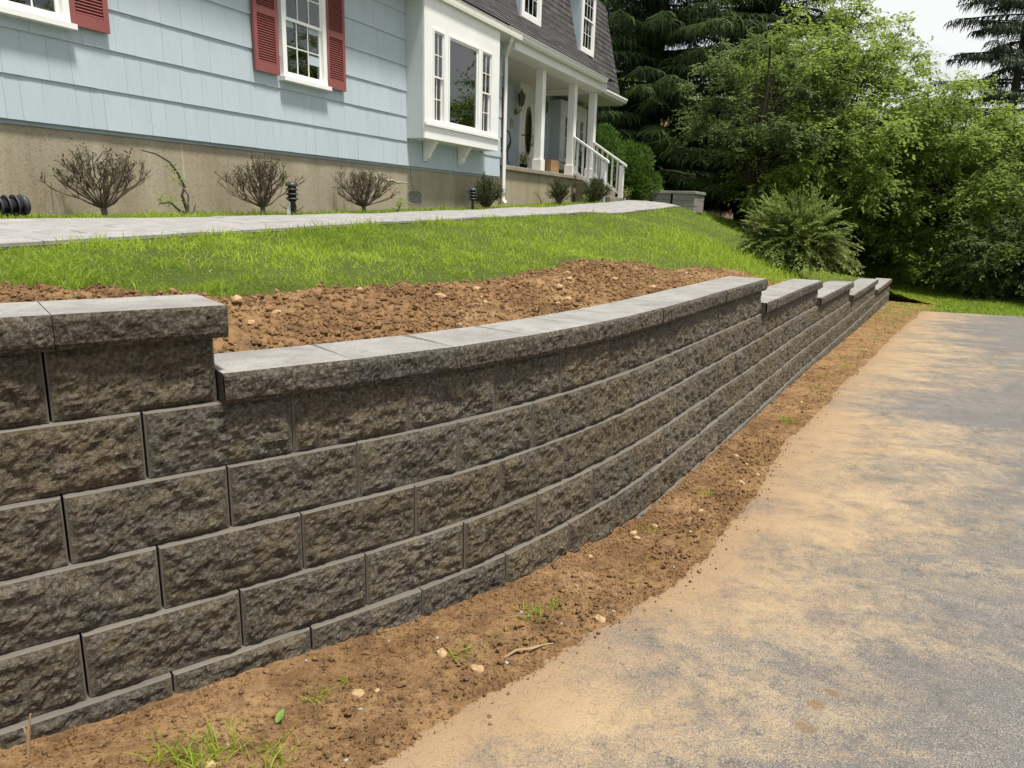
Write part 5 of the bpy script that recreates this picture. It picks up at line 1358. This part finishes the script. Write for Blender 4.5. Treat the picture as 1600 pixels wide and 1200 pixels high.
# ------------------------------------------------------------------ neighbouring house glimpsed behind the spruces
M['tanwall'] = simple('tan_siding', (.36, .27, .18), .8); M['brownroof'] = simple('brown_roof', (.20, .11, .07), .9, .2, 8)
nh = empty('neighbour_house', (9.0, 47.0, .6), .35, 'tan house with brown roof glimpsed behind the dark spruces', 'house')
MB().box(-6, 6, -3.5, 3.5, 0, 4.6).obj('wall', M['tanwall'], nh)
MB().prism([(-4.1, 4.5), (4.1, 4.5), (0, 7.6)], 0, -6.4, 6.4).obj('roof', M['brownroof'], nh)
for x_ in (-4, -1.3, 1.3, 4):
    w_ = MB().box(x_ - .55, x_ + .55, -3.56, -3.5, 1.4, 2.9).obj('window', M['white'], nh); MB().box(x_ - .46, x_ + .46, -3.57, -3.555, 1.5, 2.8).obj('pane', M['dark'], w_)

# ------------------------------------------------------------------ loose things on the soil
M['pebgrey'] = simple('pale_grey_pebble', (.27, .27, .265), .85, .4, 60); M['pebtan'] = simple('tan_stone', (.40, .27, .15), .9, .2, 25, .4, 60)
def lump_mesh(name, seed, m_, flat=.6):
    r = np.random.default_rng(seed); import_v = ICO_V.copy()
    V = []; F = []; V = list(map(tuple, import_v)); cache = {}
    def mid(i, j):
        k_ = (min(i, j), max(i, j))
        if k_ not in cache: p = (np.array(V[i]) + np.array(V[j])) / 2; V.append(tuple(p / np.linalg.norm(p))); cache[k_] = len(V) - 1
        return cache[k_]
    for a, b, c in ICO_F: ab, bc, ca = mid(a, b), mid(b, c), mid(c, a); F += [(a, ab, ca), (b, bc, ab), (c, ca, bc), (ab, bc, ca)]
    V = np.array(V) * (1 + .35 * (r.random((len(V), 1)) - .5)) * np.array([1, r.uniform(.65, .95), flat])
    return npmesh(name, V, np.array(F), m_)
PG = [lump_mesh('pebble', 500 + i, M['pebgrey']) for i in range(3)]; PT = [lump_mesh('stone', 510 + i, M['pebtan']) for i in range(3)]
rp = random.Random(12)
def strip_at(s, f):
    w = float(np.interp(s, STRIP_S, STRIP_W)); t = .05 + f * (w - .08); x, y, _, _ = wall_pt(s, -t)
    return float(x), float(y), float(strip_z(np.array(float(x)), np.array(float(y)), np.array(t)))
for i in range(26):
    s = rp.choice((rp.uniform(-.6, 3.2), rp.uniform(0, 2.2), rp.uniform(3, 11))); x, y, z = strip_at(s, rp.random()); q = rp.uniform(.005, .011)
    o = bpy.data.objects.new('pebble', rp.choice(PG)); o.location = (x, y, z + q * .25); o.scale = (q,) * 3; o.rotation_euler = (0, 0, rp.random() * 6); link(o)
    tag(o, 'pale grey pebble lying on the soil at the foot of the wall', 'pebble', 'grey pebbles on the soil strip')
for i in range(22):
    s = rp.choice((rp.uniform(-.6, 3.0), rp.uniform(1, 8))); x, y, z = strip_at(s, rp.random()); q = rp.uniform(.010, .026)
    o = bpy.data.objects.new('stone', rp.choice(PT)); o.location = (x, y, z + q * .2); o.scale = (q,) * 3; o.rotation_euler = (0, 0, rp.random() * 6); link(o)
    tag(o, 'tan stone half sunk in the soil strip beside the driveway', 'stone', 'tan stones on the soil strip')
for i in range(34):
    s = rp.uniform(-.8, 7.0); t = rp.uniform(.42, float(soil_edge(s)) - .08); x, y, _, _ = wall_pt(s, t); z = float(soil_z_up(np.array([float(x)]), np.array([float(y)]))[0]); q = rp.uniform(.012, .034)
    o = bpy.data.objects.new('stone', rp.choice(PT)); o.location = (float(x), float(y), z + q * .3); o.scale = (q,) * 3; o.rotation_euler = (0, 0, rp.random() * 6); link(o)
    tag(o, 'tan stone lying in the raked soil behind the wall caps', 'stone', 'tan stones in the raked soil')
def tuft(loc, n, h, sp, seed, label, group, mat_='grass'):
    r = np.random.default_rng(seed); x = r.normal(size=n) * sp; y = r.normal(size=n) * sp
    V, F, Tn = blades(x, y, np.zeros(n), h * r.uniform(.4, 1.1, n), np.full(n, .0045), np.clip(r.normal(.55, .25, n), 0, 1), seed + 1, 1.5)
    o = npobj('grass_tuft', V, F, M[mat_], attrs={'tint': Tn}); o.location = loc; tag(o, label, 'grass tuft', group)
def at_low(px, py):
    """strip position given in metres"""
    s, t = wall_st([px], [py]); return (px, py, float(strip_z(np.array(px), np.array(py), np.array(-t[0]))))
LT = 'small green grass tuft growing in the soil at the wall foot'; LGp = 'grass tufts on the soil strip'
TU = [(.36, .38, 36, .06, .018), (.46, .35, 16, .05, .012), (.09, .38, 20, .045, .015), (.01, .52, 70, .10, .035), (.14, .70, 60, .08, .030), (-.08, .44, 45, .08, .028), (-.05, .62, 50, .09, .03), (1.22, .48, 60, .065, .022), (1.32, .52, 30, .06, .018), (.84, .56, 34, .055, .022), (.95, .50, 18, .04, .02),
      (3.05, .38, 50, .05, .03), (3.88, .76, 34, .05, .025), (5.06, .65, 70, .075, .035), (5.9, .5, 50, .05, .04), (2.35, .2, 34, .05, .022), (2.0, .62, 20, .04, .02), (6.6, .65, 70, .06, .04), (7.4, .45, 60, .05, .04), (8.2, .7, 70, .05, .04), (8.84, .4, 80, .055, .04), (9.5, .62, 80, .05, .04), (10.3, .4, 80, .05, .04), (11.0, .65, 80, .05, .04), (11.7, .3, 80, .05, .04)]
for i, (s, f, n, h, sp) in enumerate(TU):
    tuft(strip_at(s, f), n, h, sp, 600 + i * 3, LT, LGp)
for i, (s, t) in enumerate([(1.75, .45), (3.0, .5), (2.2, .8), (4.3, .7), (.6, 1.1), (3.8, 1.05), (5.0, .9)]):
    x, y, _, _ = wall_pt(s, t); z = float(soil_z_up(np.array([float(x)]), np.array([float(y)]))[0]); tuft((float(x), float(y), z), 26, .05, .025, 700 + i * 3, 'small green sprout in the raked soil behind the wall caps', 'sprouts in the raked soil')
M['greenleaf'] = simple('fresh_green_leaf', (.16, .26, .06), .5, .15, 30); M['brownleaf'] = simple('dry_tan_leaf', (.42, .29, .16), .7, .2, 40)
def flat_leaf(loc, rz, L, m_, label, shape, tilt=(.2, .15)):
    mb = MB(); n = len(shape); pts = [(x * L, y * L, .10 * L * (abs(y) * 2) ** 2 + .04 * L * math.sin(x * 5)) for x, y in shape]; c = (.5 * L, 0, -.01 * L)
    mb.add(pts + [c], [(i, (i + 1) % n, n) for i in range(n)]); mb.add([(x, y, z - .0006) for x, y, z in pts] + [(c[0], c[1], c[2] - .0006)], [((i + 1) % n, i, n) for i in range(n)])
    o = mb.obj('fallen_leaf', m_); o.location = loc; o.rotation_euler = (tilt[0], tilt[1], rz); tag(o, label, 'leaf'); return o
OV = [(0, 0), (.2, .17), (.5, .24), (.8, .15), (1, 0), (.8, -.15), (.5, -.24), (.2, -.17)]
ML = [(0, 0), (.2, .12), (.35, .28), (.5, .2), (.7, .3), (.72, .1), (1, .02), (.8, -.08), (.78, -.22), (.55, -.14), (.38, -.26), (.25, -.12)]
def up(p, h): return (p[0], p[1], p[2] + h)
flat_leaf(up(strip_at(-.02, .62), .012), 1.0, .05, M['brownleaf'], 'dry tan lobed leaf lying on the soil strip', ML, (.35, .3))
flat_leaf(up(strip_at(.20, .50), .014), .9, .045, M['greenleaf'], 'fresh green oval leaf standing up from the soil', OV, (.3, -.9))
flat_leaf(up(strip_at(-.25, .90), .010), .5, .04, M['greenleaf'], 'small green leaf lying near the driveway edge', OV, (.2, -.3))
for k_, pts, rad, lb in ((0, [(-.005, 0, -.03), (0, 0, .03), (.006, .002, .08), (.016, .004, .125)], .006, 'short upright dry twig against the lowest wall block'),):
    p = strip_at(-.38, .05); o = MB().tube(pts, [rad, rad, rad * .8, rad * .35], 6).tube([(.003, 0, .05), (-.008, .004, .085)], [.004, .002], 5).obj('dry_twig', M['deadtwig']); o.location = p; tag(o, lb, 'twig')
p = strip_at(.95, .80); o = MB().tube([(0, 0, .0), (.05, .01, .012), (.1, -.005, .016), (.15, .01, .010), (.2, .02, .0)], [.004, .005, .005, .004, .002], 6).obj('dry_root', M['deadtwig']); o.location = p; o.rotation_euler = (0, 0, .4); tag(o, 'pale dry root lying on the soil near the driveway', 'root')
